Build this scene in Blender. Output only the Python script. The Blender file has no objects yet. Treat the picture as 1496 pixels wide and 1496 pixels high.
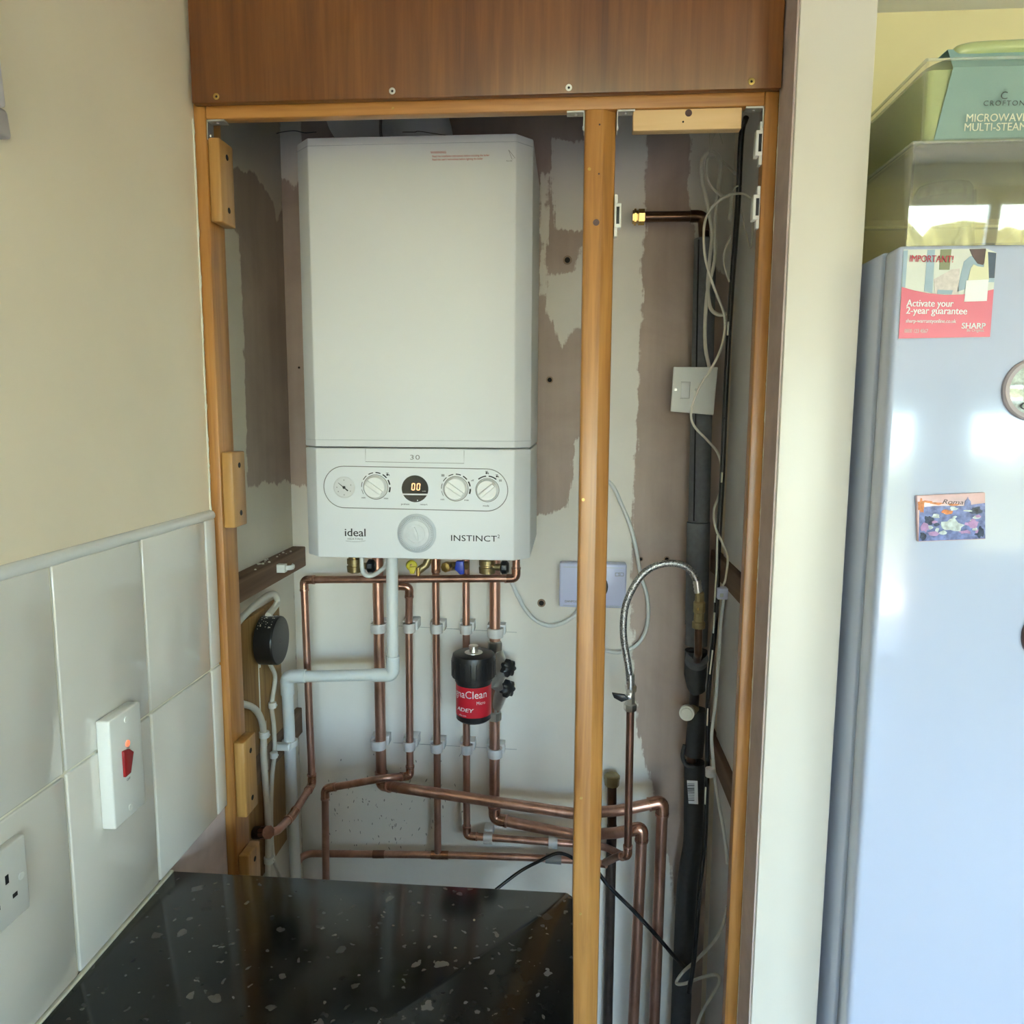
import bpy, bmesh, math, random
import numpy as np
from mathutils import Vector, Matrix
random.seed(4)
scene = bpy.context.scene
col = scene.collection
PI = math.pi

# ------------------------------------------------------------------ camera
FPX, CPX = 1125.0, 748.0
CAM = Vector((0.0, -1.58, 1.5))
def _rot():
    yc = Vector(((834 - CPX) / FPX, (605 - CPX) / FPX, 1)).normalized()
    dn = Vector(((706 - CPX) / FPX, (9440 - CPX) / FPX, 1)).normalized()
    dn = (dn - yc * dn.dot(yc)).normalized()
    z = -dn
    x = yc.cross(z)
    return Matrix((x, yc, z))
R = _rot()
cam_data = bpy.data.cameras.new('camera')
cam_data.sensor_width = 36.0
cam_data.lens = FPX / 1496.0 * 36.0
cam_data.clip_start = 0.02
cam_ob = bpy.data.objects.new('camera', cam_data)
m3 = Matrix((R.col[0], -R.col[1], -R.col[2])).transposed()
cam_ob.matrix_world = Matrix.Translation(CAM) @ m3.to_4x4()
col.objects.link(cam_ob)
scene.camera = cam_ob

# ------------------------------------------------------------------ light
scene.view_settings.view_transform = 'Standard'
scene.view_settings.look = 'None'
scene.view_settings.gamma = 1.0
scene.view_settings.use_curve_mapping = False
scene.view_settings.exposure = 2.70
scene.cycles.transparent_max_bounces = 40
world = bpy.data.worlds.new('daylight')
scene.world = world
world.use_nodes = True
wn = world.node_tree.nodes
sky = wn.new('ShaderNodeTexSky')
sky.sky_type = 'NISHITA'
sky.sun_disc = False
sky.sun_elevation = math.radians(42)
sky.sun_rotation = math.radians(20)
wn['Background'].inputs['Strength'].default_value = 0.75
world.node_tree.links.new(sky.outputs[0], wn['Background'].inputs[0])
sun = bpy.data.lights.new('sun', 'SUN')
sun.energy = 18.0
sun.angle = math.radians(0.6)
sun.color = (1.0, 0.86, 0.72)
sun_ob = bpy.data.objects.new('sun', sun)
sun_ob.rotation_euler = (math.radians(-48), 0, math.radians(20))
sun_ob.location = (0, 3, 6)
col.objects.link(sun_ob)
# room extents
XL, XR = -0.523, 4.1
YB, YR = 0.0, -4.6
ZC = 2.24
# daylight openings in the rear wall: (x0, x1, z0, z1, lights across)
OPENINGS = [(1.75, 3.75, 0.92, 2.08, 3), (-0.25, 1.35, 0.06, 2.08, 2)]
for x0, x1, z0, z1, _n in OPENINGS:
    portal = bpy.data.lights.new('window_portal', 'AREA')
    portal.shape = 'RECTANGLE'
    portal.size = x1 - x0
    portal.size_y = z1 - z0
    portal.cycles.is_portal = True
    portal_ob = bpy.data.objects.new('window_portal', portal)
    portal_ob.location = ((x0 + x1) / 2, YR - 0.08, (z0 + z1) / 2)
    portal_ob.rotation_euler = (PI / 2, 0, PI)
    col.objects.link(portal_ob)

# ------------------------------------------------------------------ survey helpers: a sight line met at a known depth
def _ray(x, y):
    return R @ Vector(((x - CPX) / FPX, (y - CPX) / FPX, 1))
def at(x, y, Y):
    r = _ray(x, y)
    return CAM + r * ((Y - CAM.y) / r.y)
def atx(x, y, X):
    r = _ray(x, y)
    return CAM + r * ((X - CAM.x) / r.x)
def P(*pts):
    return [at(*p) for p in pts]
def PX(X, *pts):
    return [atx(p[0], p[1], X) for p in pts]

# ------------------------------------------------------------------ materials
MATS = {}
def new_mat(name):
    m = bpy.data.materials.new(name)
    m.use_nodes = True
    MATS[name] = m
    nt = m.node_tree
    return m, nt, nt.nodes['Principled BSDF']
def coords(nt, scale=(1, 1, 1), rand=True):
    tc = nt.nodes.new('ShaderNodeTexCoord')
    mp = nt.nodes.new('ShaderNodeMapping')
    mp.inputs['Scale'].default_value = scale
    nt.links.new(tc.outputs['Object'], mp.inputs['Vector'])
    if rand:
        oi = nt.nodes.new('ShaderNodeObjectInfo')
        ml = nt.nodes.new('ShaderNodeMath'); ml.operation = 'MULTIPLY'; ml.inputs[1].default_value = 7.0
        nt.links.new(oi.outputs['Random'], ml.inputs[0])
        nt.links.new(ml.outputs[0], mp.inputs['Location'])
    return mp.outputs[0]
def noise(nt, vec, scale, detail=3, rough=0.55, dist=0.0):
    n = nt.nodes.new('ShaderNodeTexNoise')
    n.inputs['Scale'].default_value = scale
    n.inputs['Detail'].default_value = detail
    n.inputs['Roughness'].default_value = rough
    n.inputs['Distortion'].default_value = dist
    nt.links.new(vec, n.inputs['Vector'])
    return n.outputs['Fac']
def ramp(nt, fac, stops):
    r = nt.nodes.new('ShaderNodeValToRGB')
    while len(r.color_ramp.elements) < len(stops):
        r.color_ramp.elements.new(0.5)
    for e, (p, c) in zip(r.color_ramp.elements, stops):
        e.position = p
        e.color = (*c, 1) if len(c) == 3 else c
    nt.links.new(fac, r.inputs['Fac'])
    return r.outputs['Color']
def bump(nt, bsdf, fac, strength, dist=0.002):
    b = nt.nodes.new('ShaderNodeBump')
    b.inputs['Strength'].default_value = strength
    b.inputs['Distance'].default_value = dist
    nt.links.new(fac, b.inputs['Height'])
    nt.links.new(b.outputs[0], bsdf.inputs['Normal'])
def mix(nt, fac, a, b):
    m = nt.nodes.new('ShaderNodeMix'); m.data_type = 'RGBA'
    if isinstance(fac, (int, float)): m.inputs[0].default_value = fac
    else: nt.links.new(fac, m.inputs[0])
    for i, v in ((6, a), (7, b)):
        if isinstance(v, tuple): m.inputs[i].default_value = (*v, 1)
        else: nt.links.new(v, m.inputs[i])
    return m.outputs[2]
def plain(name, c, rough=0.5, metal=0.0, var=0.06, scale=20, bmp=0.0, coat=0.0, spec=0.5):
    m, nt, b = new_mat(name)
    v = coords(nt)
    n = noise(nt, v, scale, 4)
    lo = tuple(max(0, x * (1 - var)) for x in c); hi = tuple(min(1, x * (1 + var)) for x in c)
    nt.links.new(ramp(nt, n, [(0.3, lo), (0.7, hi)]), b.inputs['Base Color'])
    b.inputs['Roughness'].default_value = rough
    b.inputs['Metallic'].default_value = metal
    b.inputs['Coat Weight'].default_value = coat
    b.inputs['Specular IOR Level'].default_value = spec
    if bmp: bump(nt, b, n, bmp)
    return m
def wood(name, dark, mid, light, axis, rough=0.38, scale=1.0, coat=0.25):
    m, nt, b = new_mat(name)
    s = [90 * scale] * 3; s['xyz'.index(axis)] = 4.0 * scale
    v = coords(nt, tuple(s))
    n = noise(nt, v, 1.0, 6, 0.6, 0.6)
    s2 = [14 * scale] * 3; s2['xyz'.index(axis)] = 1.2 * scale
    v2 = coords(nt, tuple(s2))
    n2 = noise(nt, v2, 1.0, 3, 0.5, 1.0)
    c1 = ramp(nt, n, [(0.28, dark), (0.5, mid), (0.75, light)])
    c2 = ramp(nt, n2, [(0.3, dark), (0.6, light)])
    nt.links.new(mix(nt, 0.38, c1, c2), b.inputs['Base Color'])
    b.inputs['Roughness'].default_value = rough
    b.inputs['Coat Weight'].default_value = coat
    b.inputs['Coat Roughness'].default_value = 0.25
    bump(nt, b, n, 0.12, 0.001)
    return m
def copper(name, light, dark, rough=0.33, k=0.5):
    m, nt, b = new_mat(name)
    v = coords(nt, (18, 18, 7))
    n = noise(nt, v, 1.0, 5, 0.65, 0.8)
    nt.links.new(ramp(nt, n, [(k - 0.22, dark), (k + 0.12, light)]), b.inputs['Base Color'])
    b.inputs['Metallic'].default_value = 0.9
    b.inputs['Roughness'].default_value = rough
    return m
def clear(name, tint, gloss, opac=0.0, rough=0.02):
    m, nt, b = new_mat(name)
    nt.nodes.remove(b)
    out = nt.nodes['Material Output']
    tr = nt.nodes.new('ShaderNodeBsdfTransparent'); tr.inputs[0].default_value = (*tint, 1)
    gl = nt.nodes.new('ShaderNodeBsdfGlossy'); gl.inputs['Roughness'].default_value = rough
    lw = nt.nodes.new('ShaderNodeLayerWeight')
    pw = nt.nodes.new('ShaderNodeMath'); pw.operation = 'POWER'; pw.inputs[1].default_value = 4.0
    nt.links.new(lw.outputs['Facing'], pw.inputs[0])
    f0 = ((gloss - 1) / (gloss + 1)) ** 2
    fr = nt.nodes.new('ShaderNodeMath'); fr.operation = 'MULTIPLY_ADD'; fr.inputs[1].default_value = 0.8 * (1 - f0); fr.inputs[2].default_value = f0
    nt.links.new(pw.outputs[0], fr.inputs[0])
    mx = nt.nodes.new('ShaderNodeMixShader')
    nt.links.new(fr.outputs[0], mx.inputs[0]); nt.links.new(tr.outputs[0], mx.inputs[1]); nt.links.new(gl.outputs[0], mx.inputs[2])
    last = mx.outputs[0]
    if opac:
        df = nt.nodes.new('ShaderNodeBsdfDiffuse'); df.inputs[0].default_value = (*tint, 1)
        m2 = nt.nodes.new('ShaderNodeMixShader'); m2.inputs[0].default_value = opac
        nt.links.new(last, m2.inputs[1]); nt.links.new(df.outputs[0], m2.inputs[2]); last = m2.outputs[0]
    nt.links.new(last, out.inputs[0])
    return m
def glow(name, c, e):
    m, nt, b = new_mat(name)
    b.inputs['Base Color'].default_value = (*c, 1)
    b.inputs['Emission Color'].default_value = (*c, 1)
    b.inputs['Emission Strength'].default_value = e
    return m
def painted(name, paint, plaster_a, plaster_b, thresh=0.0):
    """bare plaster with brushed paint; the signed distance to the paint's edge is stored on the mesh"""
    m, nt, b = new_mat(name)
    at_ = nt.nodes.new('ShaderNodeAttribute'); at_.attribute_name = 'paint_edge'
    tc = nt.nodes.new('ShaderNodeTexCoord')
    v = tc.outputs['Object']
    n1 = noise(nt, v, 26, 6, 0.65)
    mp = nt.nodes.new('ShaderNodeMapping'); mp.inputs['Scale'].default_value = (150, 60, 8)
    nt.links.new(v, mp.inputs[0])
    n2 = noise(nt, mp.outputs[0], 1.0, 3)
    a1 = nt.nodes.new('ShaderNodeMath'); a1.operation = 'MULTIPLY_ADD'; a1.inputs[1].default_value = 0.034; a1.inputs[2].default_value = -0.017
    nt.links.new(n1, a1.inputs[0])
    a2 = nt.nodes.new('ShaderNodeMath'); a2.operation = 'MULTIPLY_ADD'; a2.inputs[1].default_value = 0.022; a2.inputs[2].default_value = -0.011
    nt.links.new(n2, a2.inputs[0])
    s1 = nt.nodes.new('ShaderNodeMath'); s1.operation = 'ADD'
    nt.links.new(a1.outputs[0], s1.inputs[0]); nt.links.new(a2.outputs[0], s1.inputs[1])
    s2 = nt.nodes.new('ShaderNodeMath'); s2.operation = 'ADD'
    nt.links.new(s1.outputs[0], s2.inputs[0]); nt.links.new(at_.outputs['Fac'], s2.inputs[1])
    mr = nt.nodes.new('ShaderNodeMapRange'); mr.interpolation_type = 'SMOOTHSTEP'
    mr.inputs[1].default_value = -0.0025; mr.inputs[2].default_value = 0.0025
    nt.links.new(s2.outputs[0], mr.inputs[0])
    pn = noise(nt, v, 5.0, 5, 0.6, 0.6)
    pl = ramp(nt, pn, [(0.3, plaster_a), (0.7, plaster_b)])
    mp3 = nt.nodes.new('ShaderNodeMapping'); mp3.inputs['Scale'].default_value = (40, 40, 2.5)
    nt.links.new(v, mp3.inputs[0])
    n3 = noise(nt, mp3.outputs[0], 1.0, 4)
    pl = mix(nt, 0.25, pl, ramp(nt, n3, [(0.35, plaster_a), (0.65, plaster_b)]))
    pt = ramp(nt, noise(nt, v, 9, 4), [(0.25, tuple(x * 0.93 for x in paint)), (0.75, paint)])
    nt.links.new(mix(nt, mr.outputs[0], pl, pt), b.inputs['Base Color'])
    b.inputs['Roughness'].default_value = 0.7
    bump(nt, b, mr.outputs[0], 0.35, 0.0012)
    return m

M = {}
M['wall'] = plain('cream_emulsion', (0.82, 0.72, 0.54), 0.55, var=0.03, scale=6, bmp=0.03)
M['wall_white'] = plain('white_emulsion', (0.80, 0.78, 0.70), 0.6, var=0.03, scale=6)
M['nib'] = plain('cream_satin', (0.71, 0.675, 0.585), 0.32, var=0.02, scale=4, bmp=0.02)
M['nib_plaster'] = plain('pink_plaster', (0.52, 0.42, 0.38), 0.8, var=0.1, scale=30, bmp=0.1)
M['niche'] = plain('yellow_emulsion', (0.80, 0.74, 0.42), 0.55, var=0.03, scale=5)
M['ceiling'] = plain('ceiling_white', (0.82, 0.82, 0.74), 0.7, var=0.02, scale=8)
M['floor'] = plain('grey_vinyl', (0.30, 0.26, 0.22), 0.35, var=0.15, scale=12)
M['back'] = painted('alcove_plaster', (0.81, 0.765, 0.68), (0.38, 0.29, 0.235), (0.54, 0.43, 0.36))
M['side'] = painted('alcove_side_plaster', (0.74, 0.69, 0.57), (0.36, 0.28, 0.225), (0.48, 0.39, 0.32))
M['tile'] = plain('white_glazed_tile', (0.70, 0.68, 0.61), 0.09, var=0.015, scale=5, coat=0.4)
M['grout'] = plain('cream_grout', (0.72, 0.69, 0.55), 0.85, var=0.08, scale=60)
M['edge'] = plain('white_edge_trim', (0.70, 0.71, 0.68), 0.25, var=0.02)
M['pine_z'] = wood('orange_pine_upright', (0.20, 0.070, 0.013), (0.42, 0.185, 0.040), (0.56, 0.28, 0.075), 'z')
M['pine_x'] = wood('orange_pine_level', (0.25, 0.088, 0.016), (0.44, 0.19, 0.042), (0.56, 0.27, 0.07), 'x')
M['block'] = wood('honey_pine_block', (0.27, 0.12, 0.025), (0.42, 0.215, 0.055), (0.52, 0.29, 0.09), 'z')
M['raw_pine'] = wood('raw_pine', (0.50, 0.31, 0.13), (0.68, 0.46, 0.22), (0.75, 0.53, 0.28), 'x', 0.6, 0.6, 0.0)
M['ply'] = wood('dark_stained_ply', (0.075, 0.020, 0.004), (0.155, 0.050, 0.010), (0.245, 0.095, 0.022), 'z', 0.34, 0.9, 0.35)
M['old_wood'] = wood('grey_brown_batten', (0.075, 0.040, 0.022), (0.15, 0.085, 0.05), (0.25, 0.16, 0.10), 'y', 0.75, 0.8, 0.0)
M['board'] = wood('backing_board_wood', (0.16, 0.07, 0.018), (0.31, 0.17, 0.05), (0.45, 0.28, 0.10), 'z', 0.6, 1.0, 0.0)
M['copper'] = copper('copper_tube', (0.60, 0.355, 0.275), (0.33, 0.175, 0.125))
M['copper_dull'] = copper('aged_copper_tube', (0.34, 0.18, 0.13), (0.16, 0.08, 0.058), 0.4)
M['copper_bright'] = copper('soldered_copper', (0.60, 0.335, 0.24), (0.36, 0.18, 0.12), 0.27)
M['copper_black'] = plain('blackened_pipe', (0.055, 0.040, 0.034), 0.4, 0.4, 0.3, 40)
M['copper_brown'] = plain('brown_lacquered_pipe', (0.085, 0.042, 0.022), 0.28, 0.6, 0.2, 40)
M['verdigris'] = plain('corroded_fitting', (0.10, 0.075, 0.055), 0.7, 0.3, 0.6, 90, 0.4)
M['brass'] = plain('brass', (0.48, 0.33, 0.11), 0.3, 1.0, 0.15, 60)
M['brass_dull'] = plain('dull_brass', (0.33, 0.26, 0.13), 0.42, 0.9, 0.2, 60)
M['chrome'] = plain('chrome', (0.72, 0.70, 0.66), 0.3, 1.0, 0.05, 40)
M['steel'] = plain('zinc_steel', (0.55, 0.55, 0.53), 0.42, 1.0, 0.1, 50)
M['white'] = plain('boiler_white_enamel', (0.74, 0.765, 0.765), 0.55, var=0.01, scale=3, spec=0.25)
M['white_panel'] = plain('boiler_panel_white', (0.735, 0.765, 0.77), 0.5, var=0.01, scale=3)
M['knob'] = plain('knob_white', (0.80, 0.81, 0.78), 0.3, var=0.01)
M['gauge'] = plain('gauge_face', (0.66, 0.67, 0.66), 0.35, var=0.02)
M['timer'] = plain('timer_grey', (0.50, 0.54, 0.56), 0.3, var=0.04, scale=80)
M['timer_in'] = plain('timer_disc', (0.62, 0.65, 0.66), 0.22, var=0.05, scale=60)
M['grey_line'] = plain('grey_print', (0.22, 0.22, 0.21), 0.5, var=0.05)
M['ink'] = plain('black_print', (0.02, 0.02, 0.022), 0.5, var=0.05)
M['red_ink'] = plain('red_print', (0.50, 0.12, 0.07), 0.5, var=0.05)
M['screen'] = plain('black_screen', (0.012, 0.012, 0.013), 0.12, var=0.05)
M['digit'] = glow('amber_digit', (1.0, 0.46, 0.20), 0.30)
M['neon'] = glow('red_neon', (1.0, 0.16, 0.08), 0.22)
M['red_switch'] = plain('red_rocker', (0.30, 0.012, 0.014), 0.22, var=0.05)
M['plastic'] = plain('white_plastic', (0.74, 0.75, 0.70), 0.38, var=0.02)
M['ivory'] = plain('ivory_plastic', (0.68, 0.66, 0.55), 0.35, var=0.03)
M['waste'] = plain('white_waste_pipe', (0.70, 0.73, 0.71), 0.35, var=0.02)
M['clip'] = plain('milky_clip_plastic', (0.66, 0.64, 0.62), 0.45, var=0.05, scale=60)
M['lilac'] = plain('lilac_white_plastic', (0.62, 0.65, 0.86), 0.32, var=0.01)
M['cable'] = plain('off_white_cable', (0.66, 0.63, 0.53), 0.42, var=0.05, scale=30)
M['cable_w'] = plain('white_cable', (0.72, 0.73, 0.70), 0.4, var=0.03, scale=30)
M['cable_b'] = plain('black_cable', (0.012, 0.012, 0.012), 0.25, var=0.2, scale=60)
M['wire'] = plain('thin_dark_wire', (0.03, 0.03, 0.03), 0.5)
M['black'] = plain('black_plastic', (0.014, 0.014, 0.016), 0.34, var=0.2, scale=40)
M['black_shiny'] = plain('black_bakelite', (0.010, 0.010, 0.010), 0.3, var=0.3, scale=60, bmp=0.1)
M['paint_drip'] = plain('cream_paint_splash', (0.70, 0.68, 0.56), 0.6)
M['red_label'] = plain('red_label', (0.62, 0.018, 0.035), 0.3, var=0.02)
M['label_white'] = plain('label_white', (0.82, 0.82, 0.82), 0.4, var=0.01)
M['yellow'] = plain('yellow_lever', (0.55, 0.46, 0.03), 0.35, var=0.05)
M['blue'] = plain('blue_lever', (0.015, 0.05, 0.42), 0.35, var=0.05)
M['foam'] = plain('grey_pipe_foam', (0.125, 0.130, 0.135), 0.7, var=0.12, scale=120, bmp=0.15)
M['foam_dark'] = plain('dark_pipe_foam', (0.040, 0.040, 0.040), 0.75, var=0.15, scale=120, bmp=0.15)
M['foam_slit'] = plain('foam_slit', (0.012, 0.012, 0.013), 0.8)
M['fridge'] = plain('fridge_white', (0.48, 0.54, 0.68), 0.12, var=0.005, scale=3, coat=0.3)
M['fridge_gap'] = plain('door_seal_grey', (0.35, 0.36, 0.38), 0.5)
M['cabinet'] = plain('white_cabinet', (0.70, 0.69, 0.64), 0.4, var=0.02)
M['hole'] = plain('dark_hole', (0.015, 0.012, 0.01), 0.9)
M['filler'] = plain('mid_brown_filler', (0.34, 0.24, 0.17), 0.8, var=0.15)
M['pink'] = plain('leaflet_pink', (0.72, 0.13, 0.19), 0.28, var=0.02)
M['paper'] = plain('leaflet_paper', (0.66, 0.68, 0.60), 0.28, var=0.05, scale=30)
M['print_blue'] = plain('print_pale_blue', (0.33, 0.44, 0.52), 0.3, var=0.1)
M['print_green'] = plain('print_olive', (0.25, 0.27, 0.14), 0.3, var=0.1)
M['print_navy'] = plain('print_navy', (0.05, 0.075, 0.12), 0.3, var=0.2, scale=60)
M['print_cream'] = plain('print_cream', (0.72, 0.70, 0.45), 0.3, var=0.06)
M['print_brown'] = plain('print_brown', (0.09, 0.045, 0.04), 0.3, var=0.2, scale=60)
M['print_skin'] = plain('print_pale_pink', (0.62, 0.56, 0.52), 0.3, var=0.12, scale=200)
M['print_red'] = plain('print_red', (0.55, 0.04, 0.07), 0.3, var=0.05)
M['sky_pink'] = plain('picture_pink_sky', (0.72, 0.48, 0.46), 0.15, var=0.15, scale=40)
M['pic_blue'] = plain('picture_blue', (0.18, 0.22, 0.45), 0.15, var=0.5, scale=120)
M['pic_dark'] = plain('picture_dark_leaf', (0.05, 0.07, 0.12), 0.15, var=0.6, scale=200)
M['pic_purple'] = plain('picture_mauve', (0.46, 0.28, 0.50), 0.15, var=0.25, scale=120)
M['pic_orange'] = plain('picture_orange', (0.66, 0.23, 0.10), 0.15, var=0.4, scale=150)
M['pic_light'] = plain('picture_pale_light', (0.55, 0.62, 0.62), 0.15, var=0.3, scale=200)
M['teal'] = plain('teal_card_sleeve', (0.27, 0.43, 0.42), 0.55, var=0.02)
M['teal_ink'] = plain('dark_teal_print', (0.05, 0.08, 0.08), 0.5)
M['cream_ink'] = plain('cream_print', (0.86, 0.86, 0.70), 0.5)
M['green'] = plain('sage_green_plastic', (0.47, 0.54, 0.25), 0.3, var=0.03, coat=0.2)
M['green_lid'] = clear('green_tinted_lid', (0.62, 0.68, 0.45), 1.5, 0.35, 0.1)
M['acrylic'] = clear('clear_acrylic', (0.975, 0.975, 0.95), 1.42)
M['smoke'] = clear('smoked_acrylic', (0.86, 0.85, 0.79), 1.7, 0.05)
M['glass'] = clear('drinking_glass', (0.93, 0.95, 0.90), 1.9, 0.14)
M['pane'] = clear('window_glass', (0.94, 0.96, 0.95), 1.12)
M['upvc'] = plain('white_upvc', (0.82, 0.82, 0.80), 0.3, var=0.01)
M['ring'] = plain('greyish_pink_rim', (0.40, 0.34, 0.35), 0.35, var=0.05)
M['dome'] = plain('mottled_pale_disc', (0.50, 0.58, 0.52), 0.08, var=0.45, scale=140, coat=0.8)
M['lawn'] = plain('lawn_grass', (0.26, 0.235, 0.14), 0.9, var=0.35, scale=3)
M['hedge'] = plain('hedge_leaf', (0.13, 0.135, 0.055), 0.8, var=0.5, scale=8)
def braid():
    m, nt, b = new_mat('braided_steel')
    tc = nt.nodes.new('ShaderNodeTexCoord')
    n = noise(nt, tc.outputs['Object'], 420, 2)
    nt.links.new(ramp(nt, n, [(0.35, (0.10, 0.10, 0.10)), (0.62, (0.62, 0.61, 0.58))]), b.inputs['Base Color'])
    b.inputs['Metallic'].default_value = 0.85; b.inputs['Roughness'].default_value = 0.35
    bump(nt, b, n, 0.6, 0.001)
    return m
M['braid'] = braid()
def worktop_mat():
    m, nt, b = new_mat('black_speckled_laminate')
    tc = nt.nodes.new('ShaderNodeTexCoord')
    v = tc.outputs['Object']
    nz = nt.nodes.new('ShaderNodeTexNoise'); nz.inputs['Scale'].default_value = 60; nz.inputs['Detail'].default_value = 4
    nt.links.new(v, nz.inputs['Vector'])
    sc = nt.nodes.new('ShaderNodeVectorMath'); sc.operation = 'SCALE'; sc.inputs['Scale'].default_value = 0.022
    nt.links.new(nz.outputs['Color'], sc.inputs[0])
    ad = nt.nodes.new('ShaderNodeVectorMath'); ad.operation = 'ADD'
    nt.links.new(v, ad.inputs[0]); nt.links.new(sc.outputs[0], ad.inputs[1])
    def chips(scale, size, keep):
        vo = nt.nodes.new('ShaderNodeTexVoronoi'); vo.inputs['Scale'].default_value = scale
        nt.links.new(ad.outputs[0], vo.inputs['Vector'])
        d = nt.nodes.new('ShaderNodeMath'); d.operation = 'LESS_THAN'; d.inputs[1].default_value = size
        nt.links.new(vo.outputs['Distance'], d.inputs[0])
        sp = nt.nodes.new('ShaderNodeSeparateColor'); nt.links.new(vo.outputs['Color'], sp.inputs[0])
        g = nt.nodes.new('ShaderNodeMath'); g.operation = 'GREATER_THAN'; g.inputs[1].default_value = keep
        nt.links.new(sp.outputs[0], g.inputs[0])
        p = nt.nodes.new('ShaderNodeMath'); p.operation = 'MULTIPLY'
        nt.links.new(d.outputs[0], p.inputs[0]); nt.links.new(g.outputs[0], p.inputs[1])
        q = nt.nodes.new('ShaderNodeMath'); q.operation = 'MULTIPLY'
        nt.links.new(p.outputs[0], q.inputs[0]); nt.links.new(sp.outputs[1], q.inputs[1])
        return q.outputs[0]
    a = chips(36, 0.20, 0.60); c = chips(100, 0.24, 0.62)
    mxm = nt.nodes.new('ShaderNodeMath'); mxm.operation = 'MAXIMUM'
    nt.links.new(a, mxm.inputs[0]); nt.links.new(c, mxm.inputs[1])
    base = ramp(nt, noise(nt, v, 40, 5), [(0.35, (0.006, 0.006, 0.006)), (0.7, (0.016, 0.016, 0.015))])
    nt.links.new(mix(nt, mxm.outputs[0], base, (0.15, 0.14, 0.13)), b.inputs['Base Color'])
    b.inputs['Roughness'].default_value = 0.13
    b.inputs['Specular IOR Level'].default_value = 0.22
    return m
M['worktop'] = worktop_mat()

# ------------------------------------------------------------------ mesh helpers
WLOC = {}
def wl(o):
    return WLOC[o.name] if o is not None else Vector((0, 0, 0))
def link(name, me, mat, parent, center):
    o = bpy.data.objects.new(name, me)
    if mat is not None and not me.materials:
        me.materials.append(M[mat] if isinstance(mat, str) else mat)
    col.objects.link(o)
    o.parent = parent
    o.location = center - wl(parent)
    WLOC[o.name] = Vector(center)
    return o
def mk(name, verts, faces, mat, parent=None, smooth=False, sharp=40):
    vs = [Vector(v) for v in verts]
    lo = Vector([min(v[i] for v in vs) for i in range(3)]); hi = Vector([max(v[i] for v in vs) for i in range(3)])
    c = (lo + hi) / 2
    if parent is None: c.z = lo.z
    me = bpy.data.meshes.new(name)
    me.from_pydata([v - c for v in vs], [], faces)
    me.validate()
    bm = bmesh.new(); bm.from_mesh(me)
    bmesh.ops.recalc_face_normals(bm, faces=bm.faces)
    bm.to_mesh(me); bm.free()
    if smooth:
        for p in me.polygons: p.use_smooth = True
        me.set_sharp_from_angle(angle=math.radians(sharp))
    return link(name, me, mat, parent, c)
def from_bm(name, bm, mat, parent=None, smooth=False, sharp=40):
    bmesh.ops.recalc_face_normals(bm, faces=bm.faces)
    bm.verts.index_update()
    vs = [v.co.copy() for v in bm.verts]; fs = [[v.index for v in f.verts] for f in bm.faces]
    bm.free()
    return mk(name, vs, fs, mat, parent, smooth, sharp)
def tag(o, label, cat=None, group=None, kind=None):
    o['label'] = label
    if cat: o['category'] = cat
    if group: o['group'] = group
    if kind: o['kind'] = kind
    return o
def struct(o, label=None):
    o['kind'] = 'structure'
    if label: o['label'] = label
    return o
def thing(name, label, cat, loc, group=None):
    o = bpy.data.objects.new(name, None)
    o.empty_display_size = 0.05
    col.objects.link(o)
    o.location = loc
    WLOC[o.name] = Vector(loc)
    return tag(o, label, cat, group)
def box(name, x, y, z, mat, parent=None, bevel=0.0, seg=2):
    bm = bmesh.new()
    bmesh.ops.create_cube(bm, size=1)
    for v in bm.verts:
        v.co = Vector((x[0] + (v.co.x + .5) * (x[1] - x[0]), y[0] + (v.co.y + .5) * (y[1] - y[0]), z[0] + (v.co.z + .5) * (z[1] - z[0])))
    if bevel:
        bmesh.ops.bevel(bm, geom=bm.edges[:], offset=bevel, segments=seg, affect='EDGES', profile=0.5)
    return from_bm(name, bm, mat, parent, bool(bevel), 50)
def hexa(name, quad, n, depth, mat, parent=None, bevel=0.0):
    """a slab: four corners and its thickness along -n"""
    n = Vector(n)
    bm = bmesh.new()
    a = [bm.verts.new(Vector(q)) for q in quad]; b = [bm.verts.new(Vector(q) - n * depth) for q in quad]
    bm.faces.new(a); bm.faces.new(b[::-1])
    k = len(quad)
    for i in range(k): bm.faces.new((a[i], b[i], b[(i + 1) % k], a[(i + 1) % k]))
    if bevel:
        bmesh.ops.bevel(bm, geom=bm.edges[:], offset=bevel, segments=2, affect='EDGES', profile=0.5)
    return from_bm(name, bm, mat, parent, bool(bevel), 50)
def prism(name, poly, z0, z1, mat, parent=None, bevel=0.0, seg=2):
    bm = bmesh.new()
    a = [bm.verts.new((p[0], p[1], z0)) for p in poly]; b = [bm.verts.new((p[0], p[1], z1)) for p in poly]
    bm.faces.new(a); bm.faces.new(b)
    for i in range(len(poly)): bm.faces.new((a[i], a[(i + 1) % len(poly)], b[(i + 1) % len(poly)], b[i]))
    if bevel: bmesh.ops.bevel(bm, geom=bm.edges[:], offset=bevel, segments=seg, affect='EDGES', profile=0.5)
    return from_bm(name, bm, mat, parent, bool(bevel), 35)
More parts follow.
